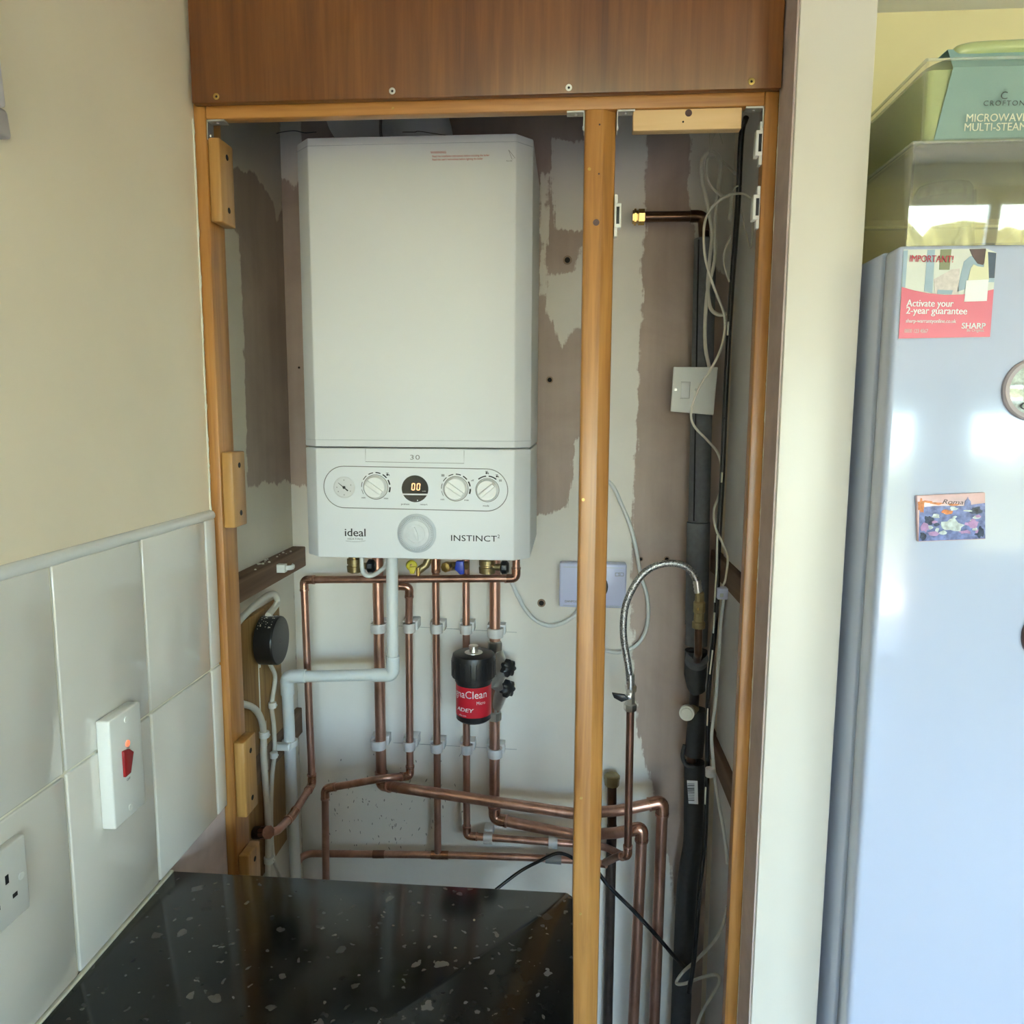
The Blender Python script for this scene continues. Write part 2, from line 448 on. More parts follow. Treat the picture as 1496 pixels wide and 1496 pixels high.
def tube_vf(pts, r, n=14):
    pts = [Vector(p) for p in pts]
    k = len(pts)
    rs = r if isinstance(r, (list, tuple)) else [r] * k
    ts = []
    for i in range(k):
        a = pts[max(0, i - 1)]; b = pts[min(k - 1, i + 1)]
        t = (b - a); ts.append(t.normalized() if t.length > 1e-9 else (ts[-1] if ts else Vector((0, 0, 1))))
    u = ts[0].orthogonal().normalized()
    vs, fs = [], []
    for i in range(k):
        u = (u - ts[i] * u.dot(ts[i])).normalized()
        w = ts[i].cross(u)
        sc = 1.0
        if 0 < i < k - 1:
            c = (pts[i] - pts[i - 1]).normalized().dot((pts[i + 1] - pts[i]).normalized())
            sc = 1.0
        for j in range(n):
            a = 2 * PI * j / n
            vs.append(pts[i] + (u * math.cos(a) + w * math.sin(a)) * rs[i] * sc)
    for i in range(k - 1):
        for j in range(n):
            j2 = (j + 1) % n
            fs.append((i * n + j, i * n + j2, (i + 1) * n + j2, (i + 1) * n + j))
    fs.append(tuple(range(n))[::-1]); fs.append(tuple((k - 1) * n + j for j in range(n)))
    return vs, fs
def tube(name, pts, r, mat, parent=None, n=14):
    v, f = tube_vf(pts, r, n)
    return mk(name, v, f, mat, parent, True, 50)
def fillet(pts, rad, steps=6):
    pts = [Vector(p) for p in pts]
    out = [pts[0]]
    for i in range(1, len(pts) - 1):
        a, b, c = pts[i - 1], pts[i], pts[i + 1]
        d1 = (a - b); d2 = (c - b)
        k = min(rad, d1.length * 0.48, d2.length * 0.48)
        p, q = b + d1.normalized() * k, b + d2.normalized() * k
        for s in range(steps + 1):
            t = s / steps
            out.append(p * (1 - t) ** 2 + b * 2 * t * (1 - t) + q * t * t)
    out.append(pts[-1])
    return out
def spline(pts, steps=8):
    pts = [Vector(p) for p in pts]
    ext = [pts[0] * 2 - pts[1]] + pts + [pts[-1] * 2 - pts[-2]]
    out = []
    for i in range(1, len(ext) - 2):
        p0, p1, p2, p3 = ext[i - 1:i + 3]
        for s in range(steps):
            t = s / steps
            out.append(0.5 * ((2 * p1) + (p2 - p0) * t + (2 * p0 - 5 * p1 + 4 * p2 - p3) * t * t + (3 * p1 - p0 - 3 * p2 + p3) * t ** 3))
    out.append(pts[-1])
    return out
def lathe(name, origin, axis, prof, mat, parent=None, n=32, sharp=35):
    """prof: (distance along axis, radius)"""
    o = Vector(origin); t = Vector(axis).normalized()
    u = t.orthogonal().normalized(); w = t.cross(u)
    vs, fs = [], []
    for h, r in prof:
        for j in range(n):
            a = 2 * PI * j / n
            vs.append(o + t * h + (u * math.cos(a) + w * math.sin(a)) * max(r, 1e-5))
    k = len(prof)
    for i in range(k - 1):
        for j in range(n):
            j2 = (j + 1) % n
            fs.append((i * n + j, i * n + j2, (i + 1) * n + j2, (i + 1) * n + j))
    fs.append(tuple(range(n))[::-1]); fs.append(tuple((k - 1) * n + j for j in range(n)))
    return mk(name, vs, fs, mat, parent, True, sharp)
def sheet(name, pts, mat, parent, n=(0, -1, 0), th=0.0003):
    return hexa(name, pts, n, th, mat, parent)
def text(name, s, pos, size, mat, parent, roll=0.0, sx=1.0, bold=0.0, shear=0.0, align='LEFT', axis='y', ext=0.00012, spacing=1.0):
    cu = bpy.data.curves.new(name, 'FONT')
    cu.body = s; cu.size = size; cu.extrude = ext; cu.shear = shear
    cu.align_x = align; cu.align_y = 'CENTER'; cu.resolution_u = 3; cu.space_character = spacing
    t = bpy.data.objects.new(name, cu)
    col.objects.link(t)
    me = bpy.data.meshes.new_from_object(t.evaluated_get(bpy.context.evaluated_depsgraph_get()))
    bpy.data.objects.remove(t); bpy.data.curves.remove(cu)
    me.name = name
    if bold > 0:
        b0 = bmesh.new(); b0.from_mesh(me)
        base_faces = b0.faces[:]
        for k in (-1, 1):
            g0 = bmesh.ops.duplicate(b0, geom=base_faces)
            bmesh.ops.translate(b0, vec=(k * bold * size * 0.9, 0, 0.00009 + 0.00003 * k), verts=[v for v in g0['geom'] if isinstance(v, bmesh.types.BMVert)])
        b0.to_mesh(me); b0.free()
    me.materials.clear()
    base = Matrix.Rotation(PI / 2, 4, 'X')
    if axis == 'x': base = Matrix.Rotation(PI / 2, 4, 'Z') @ base
    rot = Matrix.Rotation(roll, 4, 'Y') if axis == 'y' else Matrix.Rotation(roll, 4, 'X')
    me.transform(rot @ base @ Matrix.Diagonal((sx, 1, 1, 1)))
    return link(name, me, mat, parent, Vector(pos))
def sdf(polys, pts):
    """signed distance (positive inside) from points to a union of polygons"""
    best = np.full(len(pts), -9.0)
    for poly in polys:
        poly = np.array(poly); d = np.full(len(pts), 9.0); inside = np.zeros(len(pts), bool)
        for i in range(len(poly)):
            a = poly[i]; b = poly[(i + 1) % len(poly)]; e = b - a
            t = np.clip(((pts - a) @ e) / (e @ e + 1e-12), 0, 1)
            d = np.minimum(d, np.linalg.norm(pts - (a + t[:, None] * e), axis=1))
            c = ((a[1] > pts[:, 1]) != (b[1] > pts[:, 1])) & (pts[:, 0] < (b[0] - a[0]) * (pts[:, 1] - a[1]) / (b[1] - a[1] + 1e-12) + a[0])
            inside ^= c
        best = np.maximum(best, np.where(inside, d, -d))
    return best
def grid_wall(name, origin, du, dv, su, sv, step, mat, polys):
    nu, nv = max(2, int(su / step)), max(2, int(sv / step))
    o = Vector(origin); du = Vector(du); dv = Vector(dv)
    vs = [o + du * (su * i / nu) + dv * (sv * j / nv) for j in range(nv + 1) for i in range(nu + 1)]
    fs = [(j * (nu + 1) + i, j * (nu + 1) + i + 1, (j + 1) * (nu + 1) + i + 1, (j + 1) * (nu + 1) + i) for j in range(nv) for i in range(nu)]
    uv = np.array([((v - o).dot(du), (v - o).dot(dv)) for v in vs])
    pol = [[((Vector(p) - o).dot(du), (Vector(p) - o).dot(dv)) for p in q] for q in polys]
    ob = mk(name, vs, fs, mat)
    a = ob.data.attributes.new('paint_edge', 'FLOAT', 'POINT')
    a.data.foreach_set('value', sdf(pol, uv).astype(np.float32))
    return ob

# ================================================================== the setting
struct(box('floor', (XL - 0.2, XR + 0.1), (YR - 0.1, 0.12), (-0.1, 0.0), 'floor'), 'floor of the kitchen')
struct(box('ceiling', (XL - 0.2, XR + 0.1), (YR - 0.1, 0.12), (ZC, ZC + 0.1), 'ceiling'), 'pale ceiling of the kitchen')
wall_left = struct(box('wall_left', (XL - 0.064 - 0.1, XL), (YR, -0.43), (0, ZC), 'wall'), 'cream painted wall beside the cupboard')
struct(box('wall_side', (XR, XR + 0.1), (YR, 0.1), (0, ZC), 'wall_white'), 'far side wall of the room')
(ax0, ax1, az0, az1, _), (bx0, bx1, bz0, bz1, _) = OPENINGS
for x, z in (((XL - 0.1, bx0), (0, ZC)), ((bx1, ax0), (0, ZC)), ((ax1, XR), (0, ZC)), ((ax0, ax1), (0, az0)), ((ax0, ax1), (az1, ZC)), ((bx0, bx1), (0, bz0)), ((bx0, bx1), (bz1, ZC))):
    struct(box('wall_rear', x, (YR - 0.1, YR), z, 'wall_white'), 'window wall behind the photographer')
XAL, XAR = -0.587, 0.306
back_polys = [
    P(*[(x, y, 0) for x, y in ((300, 712), (450, 710), (700, 715), (780, 752), (808, 750), (828, 742), (836, 700), (840, 640), (860, 640), (900, 640), (925, 760), (922, 900), (930, 1060), (960, 1180), (990, 1330), (1000, 1900), (100, 1900))]),
    P(*[(x, y, 0) for x, y in ((893, 150), (948, 150), (942, 330), (936, 480), (930, 640), (920, 800), (880, 800), (885, 400))]),
    P(*[(x, y, 0) for x, y in ((808, 205), (858, 205), (858, 338), (812, 336), (806, 300))]),
    P(*[(x, y, 0) for x, y in ((800, 400), (842, 398), (846, 358), (862, 350), (860, 478), (838, 478), (822, 508), (808, 478), (799, 455))]),
    P(*[(x, y, 0) for x, y in ((788, 255), (800, 255), (800, 430), (790, 430))]),
    P(*[(x, y, 0) for x, y in ((400, 120), (440, 150), (438, 262), (430, 280), (420, 262), (408, 258))]),
    P(*[(x, y, 0) for x, y in ((1012, 150), (1080, 150), (1075, 420), (1020, 360), (1005, 300))]),
]
wall_back = struct(grid_wall('wall_back', (XAL - 0.06, 0, 0), (1, 0, 0), (0, 0, 1), XAR - XAL + 0.12, ZC, 0.006, 'back', back_polys), 'patchily painted plaster wall behind the boiler')
side_polys = [
    PX(XAL, (318, 300), (350, 345), (356, 500), (361, 640), (362, 780), (318, 860)),
    PX(XAL, (318, 100), (412, 130), (413, 310), (404, 322), (398, 292), (385, 272), (372, 255), (345, 244), (318, 240)),
    PX(XAL, (318, 720), (362, 712), (385, 706), (426, 702), (446, 1400), (300, 1900)),
]
struct(grid_wall('wall_inner_left', (XAL, -0.43, 0), (0, 1, 0), (0, 0, 1), 0.43, ZC, 0.006, 'side', side_polys), 'left side wall inside the boiler cupboard')
struct(box('wall_inner_right', (XAR, XAR + 0.03), (-0.499, 0.0), (0, ZC), 'wall'), 'right side wall inside the boiler cupboard')
struct(box('trim_1', (0.3005, 0.306), (-0.478, -0.075), (0, ZC), plain('grey_painted_strip', (0.80, 0.79, 0.76), 0.5, var=0.05, scale=10), None, 0.001), 'grey painted upright strip inside the cupboard')
wall_right = struct(prism('wall_right', [(0.266, -0.57), (0.356, -0.57), (0.356, -0.002), (0.337, -0.002), (0.337, -0.4995), (0.266, -0.4995)], 0, ZC, 'nib', None, 0.002), 'narrow cream wall pier between cupboard and fridge')
struct(box('trim_2', (0.2635, 0.2662), (-0.566, -0.501), (0, ZC), 'nib_plaster'), 'bare plaster edge of the wall pier')
struct(box('wall_niche', (0.356, XR), (-0.002, 0.1), (0, ZC), 'niche'), 'yellow wall behind the fridge')
# outdoors, beyond the window
struct(box('ground', (-12, 20), (-34, YR - 0.1), (-0.25, -0.15), 'lawn'), 'lawn outside the window')
struct(box('terrace', (-4, 8), (YR - 4.6, YR - 0.1), (-0.15, -0.06), plain('bounce_paving', (0.60, 0.50, 0.42), 0.8, var=0.12, scale=4)), 'unseen pale paving added outside to bounce less green daylight')  # unseen paving, added so daylight bounced indoors comes in paler and less green

# windows in the rear wall
def window(name, label, x0, x1, z0, z1, n, sill):
    w = struct(box(name, (x0, x1), (YR - 0.06, YR - 0.02), (z0, z0 + 0.06), 'upvc', None, 0.005), label)
    box('window_frame', (x0, x1), (YR - 0.06, YR - 0.02), (z1 - 0.06, z1), 'upvc', w, 0.005)
    for i in range(n + 1):
        xx = x0 + (x1 - x0 - 0.06) * i / n
        box('window_frame', (xx, xx + 0.06), (YR - 0.06, YR - 0.02), (z0, z1), 'upvc', w, 0.005)
    for i in range(n):
        xa = x0 + (x1 - x0 - 0.06) * i / n + 0.06
        box('pane', (xa, xa + (x1 - x0 - 0.06) / n - 0.06), (YR - 0.043, YR - 0.039), (z0 + 0.06, z1 - 0.06), 'pane', w)
    if sill: box('window_sill', (x0 - 0.05, x1 + 0.05), (YR, YR + 0.14), (z0 - 0.03, z0), 'upvc', w, 0.004)
window('window_1', 'white framed window behind the photographer', *OPENINGS[0], True)
window('window_2', 'white glazed garden doors behind the photographer', *OPENINGS[1], False)

rs_ = random.Random(5)
for X_, par, zz0 in ((XL + 0.0008, wall_left, 0.91), (0.2644, wall_right, 0.35)):
    n_ = 160
    pts = [(X_, -0.5015, zz0 + (1.9 - zz0) * i / n_) for i in range(n_ + 1)]
    v, f = tube_vf(pts, [rs_.uniform(0.0004, 0.0022) for i in range(n_ + 1)], 6)
    mk('ragged_paint_edge', v, f, 'paint_drip', par)
# ---- wall tiles (each a part of the left wall)
TX = XL + 0.006
box('grout', (XL, XL + 0.0045), (-1.75, -0.503), (0.905, 1.347), 'grout', wall_left)
ys = [-0.5345 - 0.1637 * i for i in range(8)]
rows = [(0.9035, 1.1262), (1.1298, 1.3465)]
full = {}
for rz in rows:
    for i in range(7):
        y1, y0 = ys[i] - 0.0021, ys[i + 1] + 0.0021
        key = rz
        if key not in full:
            o = box('tile', (XL, TX + 0.0015), (y0, y1), rz, 'tile', wall_left, 0.0016)
            full[key] = o
        else:
            s = full[key]
            o = s.copy(); col.objects.link(o); o.location = s.location + Vector((0, -0.1637 * i, 0))
            WLOC[o.name] = WLOC[s.name] + Vector((0, -0.1637 * i, 0))
    box('tile', (XL, TX + 0.0015), (ys[0] + 0.0021, -0.503), rz, 'tile', wall_left, 0.0016)
v, f = tube_vf([(XL + 0.001, -1.75, 1.3515), (XL + 0.001, -0.503, 1.3515)], 0.0075, 14)
struct(mk('trim_3', v, f, 'edge', None, True), 'white quadrant trim along the top of the tiles')
box('bare_plaster', (XL - 0.0005, XL + 0.001), (-0.70, -0.5), (0.55, 0.904), M['nib_plaster'], wall_left)

# ================================================================== timber frame of the cupboard
FY = -0.5
frame = thing('timber_frame', 'orange varnished timber door frame around the boiler cupboard', 'door frame', (-0.13, -0.46, 0))
box('post', (-0.522, -0.5055), (FY, -0.452), (0, 1.935), 'pine_z', frame, 0.0015)
prism('post', [(0.013, -0.43), (0.013, FY + 0.002), (0.0155, FY), (0.037, FY), (0.053, FY + 0.011), (0.0545, FY + 0.014), (0.0545, -0.43)], 0, 1.899, 'pine_z', frame, 0.0012)
box('post', (0.2455, 0.2635), (FY, -0.478), (0, 1.935), 'pine_z', frame, 0.0015)
box('header_rail', (-0.505, 0.2452), (FY + 0.001, -0.481), (1.899, 1.94), 'pine_x', frame, 0.0015)
def block(x, p_top, p_bot, mat='block', w=0.0165, d=0.044, yo=0.003):
    """offcut screwed to the inner face of the left post"""
    zt, zb = at(x, p_top, FY).z, at(x, p_bot, FY).z
    b = box('batten_block', (-0.505, -0.505 + w), (FY + yo, FY + yo + d), (zb, zt), mat, frame, 0.002)
    for zz in (zt - (zt - zb) * 0.18, zb + (zt - zb) * 0.18):
        lathe('screw_hole', (-0.505 + w, FY + yo + d * 0.52, zz), (1, 0, 0), [(-0.004, 0.0035), (0.0004, 0.0042)], 'hole', b, 12)
    return b
block(312, 199, 323)
block(336, 661, 772)
block(348, 1087, 1196)
block(352, 1252, 1340)
# pale offcut under the header on the right
pb = thing('pine_offcut', 'pale raw pine offcut fixed under the frame header', 'timber', (0.145, -0.47, 1.87))
z1, z0 = at(1000, 161, FY).z - 0.001, at(1000, 188, FY).z
rb = box('block', (at(925, 175, FY + 0.002).x, at(1084, 175, FY + 0.002).x), (FY + 0.004, FY + 0.020), (z0, 1.8985), 'raw_pine', pb, 0.001)
lathe('knot', at(1006, 165, FY + 0.004), (0, -1, 0), [(-0.001, 0.005), (0.0004, 0.0045)], M['print_brown'], pb, 14)
lathe('nail_hole', at(998, 178, FY + 0.004), (0, -1, 0), [(-0.001, 0.0013), (0.0004, 0.0013)], 'hole', pb, 10)
# steel corner brackets
def bracket(x0, x1, zc, side):
    """L-shaped steel corner bracket at a joint: one leg under the header, one down the post"""
    a = box('corner_bracket', (x0, x1), (FY + 0.002, FY + 0.018), (1.8965, 1.8988), 'steel', frame)
    s = x0 if side < 0 else x1
    box('leg_plate', (min(s, s - side * 0.0015), max(s, s - side * 0.0015)), (FY + 0.002, FY + 0.020), (1.8988 - 0.026, 1.8988), 'steel', a)
    lathe('screw', ((x0 + x1) / 2, FY + 0.010, 1.8965), (0, 0, -1), [(-0.001, 0.003), (0.0012, 0.002)], 'chrome', a, 12)
    lathe('screw', (s - side * 0.0016, FY + 0.011, 1.880), (-side, 0, 0), [(-0.001, 0.003), (0.0012, 0.002)], 'chrome', a, 12)
bracket(-0.505, -0.480, 0, -1)
bracket(-0.011, 0.0125, 0, 1)
bracket(0.055, 0.0785, 0, -1)
bracket(0.222, 0.245, 0, 1)
# small screws in the mid post and header
for x, y in ((861, 247), (849, 1166), (848, 1335), (852, 730)):
    lathe('screw', at(x, y, FY), (0, -1, 0), [(-0.001, 0.0025), (0.0006, 0.002)], 'brass', frame, 10)
lathe('screw', at(574, 158, FY + 0.001), (0, -1, 0), [(-0.001, 0.002), (0.0006, 0.0016)], 'brass', frame, 10)
def knot(x, y, r=0.004):
    lathe('knot', at(x, y, FY), (0, -1, 0), [(-0.002, r), (0.0003, r * 0.9)], M['print_brown'], frame, 14)
knot(871, 325, 0.0048); knot(876, 182, 0.0014); knot(875, 254, 0.0014)
# magnetic catches
def catch(side, x, y):
    X = 0.2455 if side > 0 else 0.0545
    p = at(x, y, FY + 0.012)
    zc = p.z
    xx = (X - 0.009, X) if side > 0 else (X, X + 0.009)
    c = box('magnetic_catch', xx, (FY + 0.003, FY + 0.018), (zc - 0.016, zc + 0.016), 'plastic', frame, 0.001)
    xs = (X - 0.0055, X - 0.0015) if side > 0 else (X + 0.0025, X + 0.0065)
    box('magnet', xs, (FY + 0.0022, FY + 0.010), (zc - 0.011, zc + 0.011), 'black', c)
    for s in (-1, 1):
        box('mounting_tab', (X - 0.004, X) if side > 0 else (X, X + 0.004), (FY + 0.004, FY + 0.016), (zc + s * 0.021 - 0.006, zc + s * 0.021 + 0.006), 'plastic', c, 0.0005)
catch(1, 1106, 212); catch(1, 1102, 305); catch(-1, 903, 317)

# dark ply fascia above
fascia = thing('fascia_panel', 'dark brown stained plywood panel above the cupboard opening', 'panel', (-0.127, -0.509, 1.914))
prism('board', [(-0.516, -0.5025), (-0.516, -0.515), (0.2615, -0.515), (0.2615, -0.5025)], 1.914, ZC, 'ply', fascia, 0.0012)
for x, y, m_ in ((316, 141, 'brass'), (573, 133, 'steel'), (831, 128, 'plastic'), (1098, 119, 'brass')):
    s = lathe('screw', at(x, y, -0.515), (0, -1, 0), [(-0.001, 0.0045), (0.0007, 0.0042), (0.001, 0.003)], m_, fascia, 16)
    lathe('screw_slot', at(x, y, -0.516), (0, -1, 0), [(-0.0002, 0.0018), (0.0004, 0.0014)], 'hole', s, 10)

# ================================================================== boiler
BF = -0.30
def bf(x, y, off=0.0):
    return at(x, y, BF - off)
xlf = (at(450, 200, BF).x + at(464, 813, BF).x) / 2
xrf = (at(755, 197, BF).x + at(749.5, 819, BF).x) / 2
xlo = (at(436, 205, -0.27).x + at(450, 810, -0.27).x) / 2
xro = (at(782, 204, -0.27).x + at(772, 820, -0.27).x) / 2
zt, zb = at(605, 198, BF).z, at(605, 816.5, BF).z
zs = at(605, 654.5, BF).z
boiler = thing('boiler', 'white wall-hung gas combination boiler with a control panel', 'boiler', ((xlo + xro) / 2, -0.15, zb))
sec = [(xlo, -0.02), (xlo, -0.272), (xlf, BF), (xrf, BF), (xro, -0.272), (xro, -0.02)]
prism('casing', sec, zs + 0.0012, zt, 'white', boiler, 0.0022)
prism('control_panel', sec, zb, zs - 0.0012, 'white_panel', boiler, 0.0022)
box('chassis', (xlo + 0.004, xro - 0.004), (-0.268, -0.002), (zb + 0.003, zt - 0.004), plain('boiler_grey_chassis', (0.30, 0.30, 0.29), 0.5), boiler)
# pressed line just above the seam and below the top
def edge_line(y_l, y_r, name='pressed_line'):
    z = (at(605, (y_l + y_r) / 2, BF).z)
    pts = [(xlo - 0.0003, -0.2725, z), (xlf, BF - 0.0003, z), (xrf, BF - 0.0003, z), (xro + 0.0003, -0.2725, z)]
    v, f = tube_vf(pts, 0.00045, 6)
    mk(name, v, f, M['timer'], boiler)
edge_line(642, 645)
edge_line(210, 210)
# the outlined capsule around the controls
c1, c2 = bf(503, 711.5), bf(711, 716)
rad = 0.0355
cap = []
for i in range(25):
    a = PI / 2 + PI * i / 24
    cap.append(Vector((c1.x + rad * math.cos(a), BF - 0.0002, c1.z + rad * math.sin(a))))
for i in range(25):
    a = -PI / 2 + PI * i / 24
    cap.append(Vector((c2.x + rad * math.cos(a), BF - 0.0002, c2.z + rad * math.sin(a))))
cap.append(cap[0].copy())
v, f = tube_vf(cap, 0.0007, 6)
mk('outline', v, f, 'grey_line', boiler)
# badge flap under the seam with the number 30
q = [bf(534, 656), bf(678, 658), bf(678, 677), bf(534, 674.5)]
v, f = tube_vf([p + Vector((0, -0.0002, 0)) for p in (q[0], q[3], q[2], q[1])], 0.0004, 6)
flap = mk('badge_flap', v, f, M['grey_line'], boiler)
text('lettering', '30', bf(606, 668.5, 0.0004), 0.0115, 'grey_line', boiler, 0.0, 1.45, 0, 0, 'CENTER', spacing=1.15)
def seg_ring(c, r, a0, a1, n, w0, w1, gap):
    """thickening dashes around a knob, one mesh"""
    vs, fs = [], []
    for k in range(n):
        b0 = a0 + (a1 - a0) * k / n + math.copysign(gap, a1 - a0); b1 = a0 + (a1 - a0) * (k + 1) / n - math.copysign(gap, a1 - a0)
        w = w0 + (w1 - w0) * k / max(1, n - 1)
        base = len(vs)
        for i in range(7):
            a = b0 + (b1 - b0) * i / 6
            for rr in (r - w / 2, r + w / 2):
                vs.append((c.x + rr * math.cos(a), BF - 0.0003, c.z + rr * math.sin(a)))
        for i in range(6):
            fs.append((base + 2 * i, base + 2 * i + 1, base + 2 * i + 3, base + 2 * i + 2))
    return mk('scale_marks', vs, fs, 'ink', boiler)
def knob(x, y, r, ang):
    c = bf(x, y)
    k = lathe('knob', c, (0, -1, 0), [(-0.001, r * 1.04), (0.001, r * 1.04), (0.0015, r), (0.010, r * 0.93), (0.0115, r * 0.87)], 'knob', boiler, 36)
    ring = lathe('rim', c, (0, -1, 0), [(-0.0005, r * 1.10), (0.0004, r * 1.10)], 'grey_line', k, 36)
    d = Vector((math.cos(ang), 0, math.sin(ang))); n = Vector((-d.z, 0, d.x)); o = Vector((0, -0.0115, 0))
    w = r * 0.20
    hexa('grip', [c + o + Vector((0, -0.006, 0)) + d * r * 0.84 * s + n * w * t for s, t in ((-1, -1), (1, -1), (1, 1), (-1, 1))], (0, -1, 0), 0.0075, 'knob', k, 0.0012)
    return c
D = math.radians
ck = knob(549, 711.5, 0.0195, D(-35)); seg_ring(ck, 0.0245, D(215), D(-25), 8, 0.0007, 0.0028, 0.085)
ck2 = knob(666, 714, 0.0195, D(-35)); seg_ring(ck2, 0.0245, D(215), D(-25), 8, 0.0007, 0.0028, 0.085)
ck3 = knob(712, 716, 0.0185, D(40)); seg_ring(ck3, 0.0235, D(135), D(45), 2, 0.0022, 0.0022, 0.09)
for x, y, s in ((531, 727, 'min'), (564, 728, 'max'), (646.5, 729.5, 'min'), (681.5, 730.5, 'max'), (592, 736.5, 'preheat'), (619, 737, 'restart'), (710, 739, 'mode'), (690, 702, 'off')):
    text('lettering', s, bf(x, y, 0.0004), 0.0046, 'ink', boiler, 0, 1, 0.0, 0, 'CENTER')
def tap(x, y, s=1.0):
    c = bf(x, y)
    def rc(a, b, cc, d): return [(c.x + u * 0.001 * s, BF - 0.0003, c.z + w * 0.001 * s) for u, w in ((a, b), (cc, b), (cc, d), (a, d))]
    vs, fs = [], []
    for r_ in (rc(-2.5, 2.0, 2.5, 2.8), rc(-0.5, 0, 0.5, 2.4), rc(-1.8, -2.2, 1.4, 0.8), rc(1.2, -1.0, 3.4, 0.2), rc(2.6, -2.6, 3.6, -1.0)):
        k = len(vs); vs += r_; fs.append((k, k + 1, k + 2, k + 3))
    mk('tap_symbol', vs, fs, 'ink', boiler)
def radiator(x, y, s=1.0):
    c = bf(x, y); vs, fs = [], []
    for i in range(4):
        u = (-2.4 + i * 1.35) * 0.001 * s
        k = len(vs)
        vs += [(c.x + u, BF - 0.0003, c.z - 0.002 * s), (c.x + u + 0.001 * s, BF - 0.0003, c.z - 0.002 * s), (c.x + u + 0.001 * s, BF - 0.0003, c.z + 0.002 * s), (c.x + u, BF - 0.0003, c.z + 0.002 * s)]
        fs.append((k, k + 1, k + 2, k + 3))
    mk('radiator_symbol', vs, fs, 'grey_line', boiler)
tap(566, 693); tap(711, 690.5); tap(726, 695.5, 0.9); radiator(647, 694.5); radiator(731, 702, 0.9)
# pressure gauge
c = bf(503, 712)
g = lathe('pressure_gauge', c, (0, -1, 0), [(-0.001, 0.0185), (0.002, 0.0185), (0.0025, 0.0165), (0.0012, 0.0163)], 'gauge', boiler, 36)
d = Vector((math.cos(D(141)), 0, math.sin(D(141)))); n_ = Vector((-d.z, 0, d.x)); o = Vector((0, -0.003, 0))
hexa('needle', [c + o + d * 0.0125 + n_ * 0.0003, c + o + d * 0.0125 - n_ * 0.0003, c + o - d * 0.009 - n_ * 0.0011, c + o - d * 0.009 + n_ * 0.0011], (0, -1, 0), 0.0004, 'ink', g)
lathe('needle_hub', c + Vector((0, -0.002, 0)), (0, -1, 0), [(0, 0.0026), (0.0016, 0.002)], 'ink', g, 14)
for a in (215, 180, 90, 20, 330, 270):
    p = c + Vector((math.cos(D(a)) * 0.0125, -0.0014, math.sin(D(a)) * 0.0125))
    box('tick', (p.x - 0.0006, p.x + 0.0006), (p.y - 0.0003, p.y), (p.z - 0.001, p.z + 0.001), 'grey_line', g)
# round display
c = bf(606.5, 714); r = 0.0228
def arc_piece(name, z0, z1, mat):
    """part of a disc between two heights"""
    pts = []
    a0 = math.asin(z0 / r); a1 = math.asin(z1 / r)
    for i in range(17):
        a = a0 + (a1 - a0) * i / 16; pts.append(c + Vector((r * math.cos(a), -0.0012, r * math.sin(a))))
    for i in range(17):
        a = a1 + (a0 - a1) * i / 16; pts.append(c + Vector((-r * math.cos(a), -0.0012, r * math.sin(a))))
    return hexa(name, pts, (0, -1, 0), 0.001, mat, boiler)
disp = arc_piece('display_screen', -0.0082, r * 0.9999, 'screen')
arc_piece('button_strip', -r * 0.9999, -0.0108, 'screen')
SEGS = [(0, 1, .0), (1, 1, .5), (1, .5, .5), (0, 0, 0), (0, .5, .5), (0, 1, .5)]
dw, dh, th = 0.0062, 0.0122, 0.0016
for k in (0, 1):
    cx = c.x - 0.0028 + k * 0.0088; cz = c.z + 0.0035
    vs, fs = [], []
    def rect(x0, x1, z0, z1):
        kk = len(vs)
        for xx, zz in ((x0, z0), (x1, z0), (x1, z1), (x0, z1)):
            vs.append((cx + xx + zz * 0.08, BF - 0.0016, cz + zz))
        fs.append((kk, kk + 1, kk + 2, kk + 3))
    g_ = 0.0004
    rect(-dw / 2 + g_ + th * .5, dw / 2 - g_ - th * .5, dh / 2 - th, dh / 2)
    rect(-dw / 2 + g_ + th * .5, dw / 2 - g_ - th * .5, -dh / 2, -dh / 2 + th)
    for s in (-1, 1):
        xx = s * (dw / 2 - th / 2)
        rect(xx - th / 2, xx + th / 2, g_, dh / 2 - th * .6)
        rect(xx - th / 2, xx + th / 2, -dh / 2 + th * .6, -g_)
    mk('digit', vs, fs, 'digit', disp)
text('lettering', 'mode', bf(619.5, 717.5, 0.0016), 0.0028, 'timer', boiler, 0, 1, 0, 0, 'CENTER')
lathe('indicator', bf(610, 731, 0.0013), (0, -1, 0), [(-0.0002, 0.001), (0.0002, 0.001)], 'label_white', boiler, 10)
# mechanical timer
c = bf(609, 779)
tm = lathe('timer_dial', c, (0, -1, 0), [(-0.001, 0.0335), (0.002, 0.0335), (0.0035, 0.030), (0.006, 0.0290), (0.0062, 0.0245)], 'timer', boiler, 48)
lathe('timer_disc', c + Vector((0, -0.006, 0)), (0, -1, 0), [(0, 0.0225), (0.0015, 0.0222), (0.0022, 0.0155), (0.0012, 0.015)], 'timer_in', tm, 40)
hexa('pointer', [c + Vector((math.cos(D(105)) * u - math.sin(D(105)) * w, -0.0115, math.sin(D(105)) * u + math.cos(D(105)) * w)) for u, w in ((-0.012, -0.001), (-0.012, 0.001), (-0.004, 0.0025), (0.004, 0.0025), (0.012, 0.001), (0.012, -0.001), (0.004, -0.0025), (-0.004, -0.0025))], (0, -1, 0), 0.006, 'timer_in', tm, 0.0005)
vs, fs = [], []
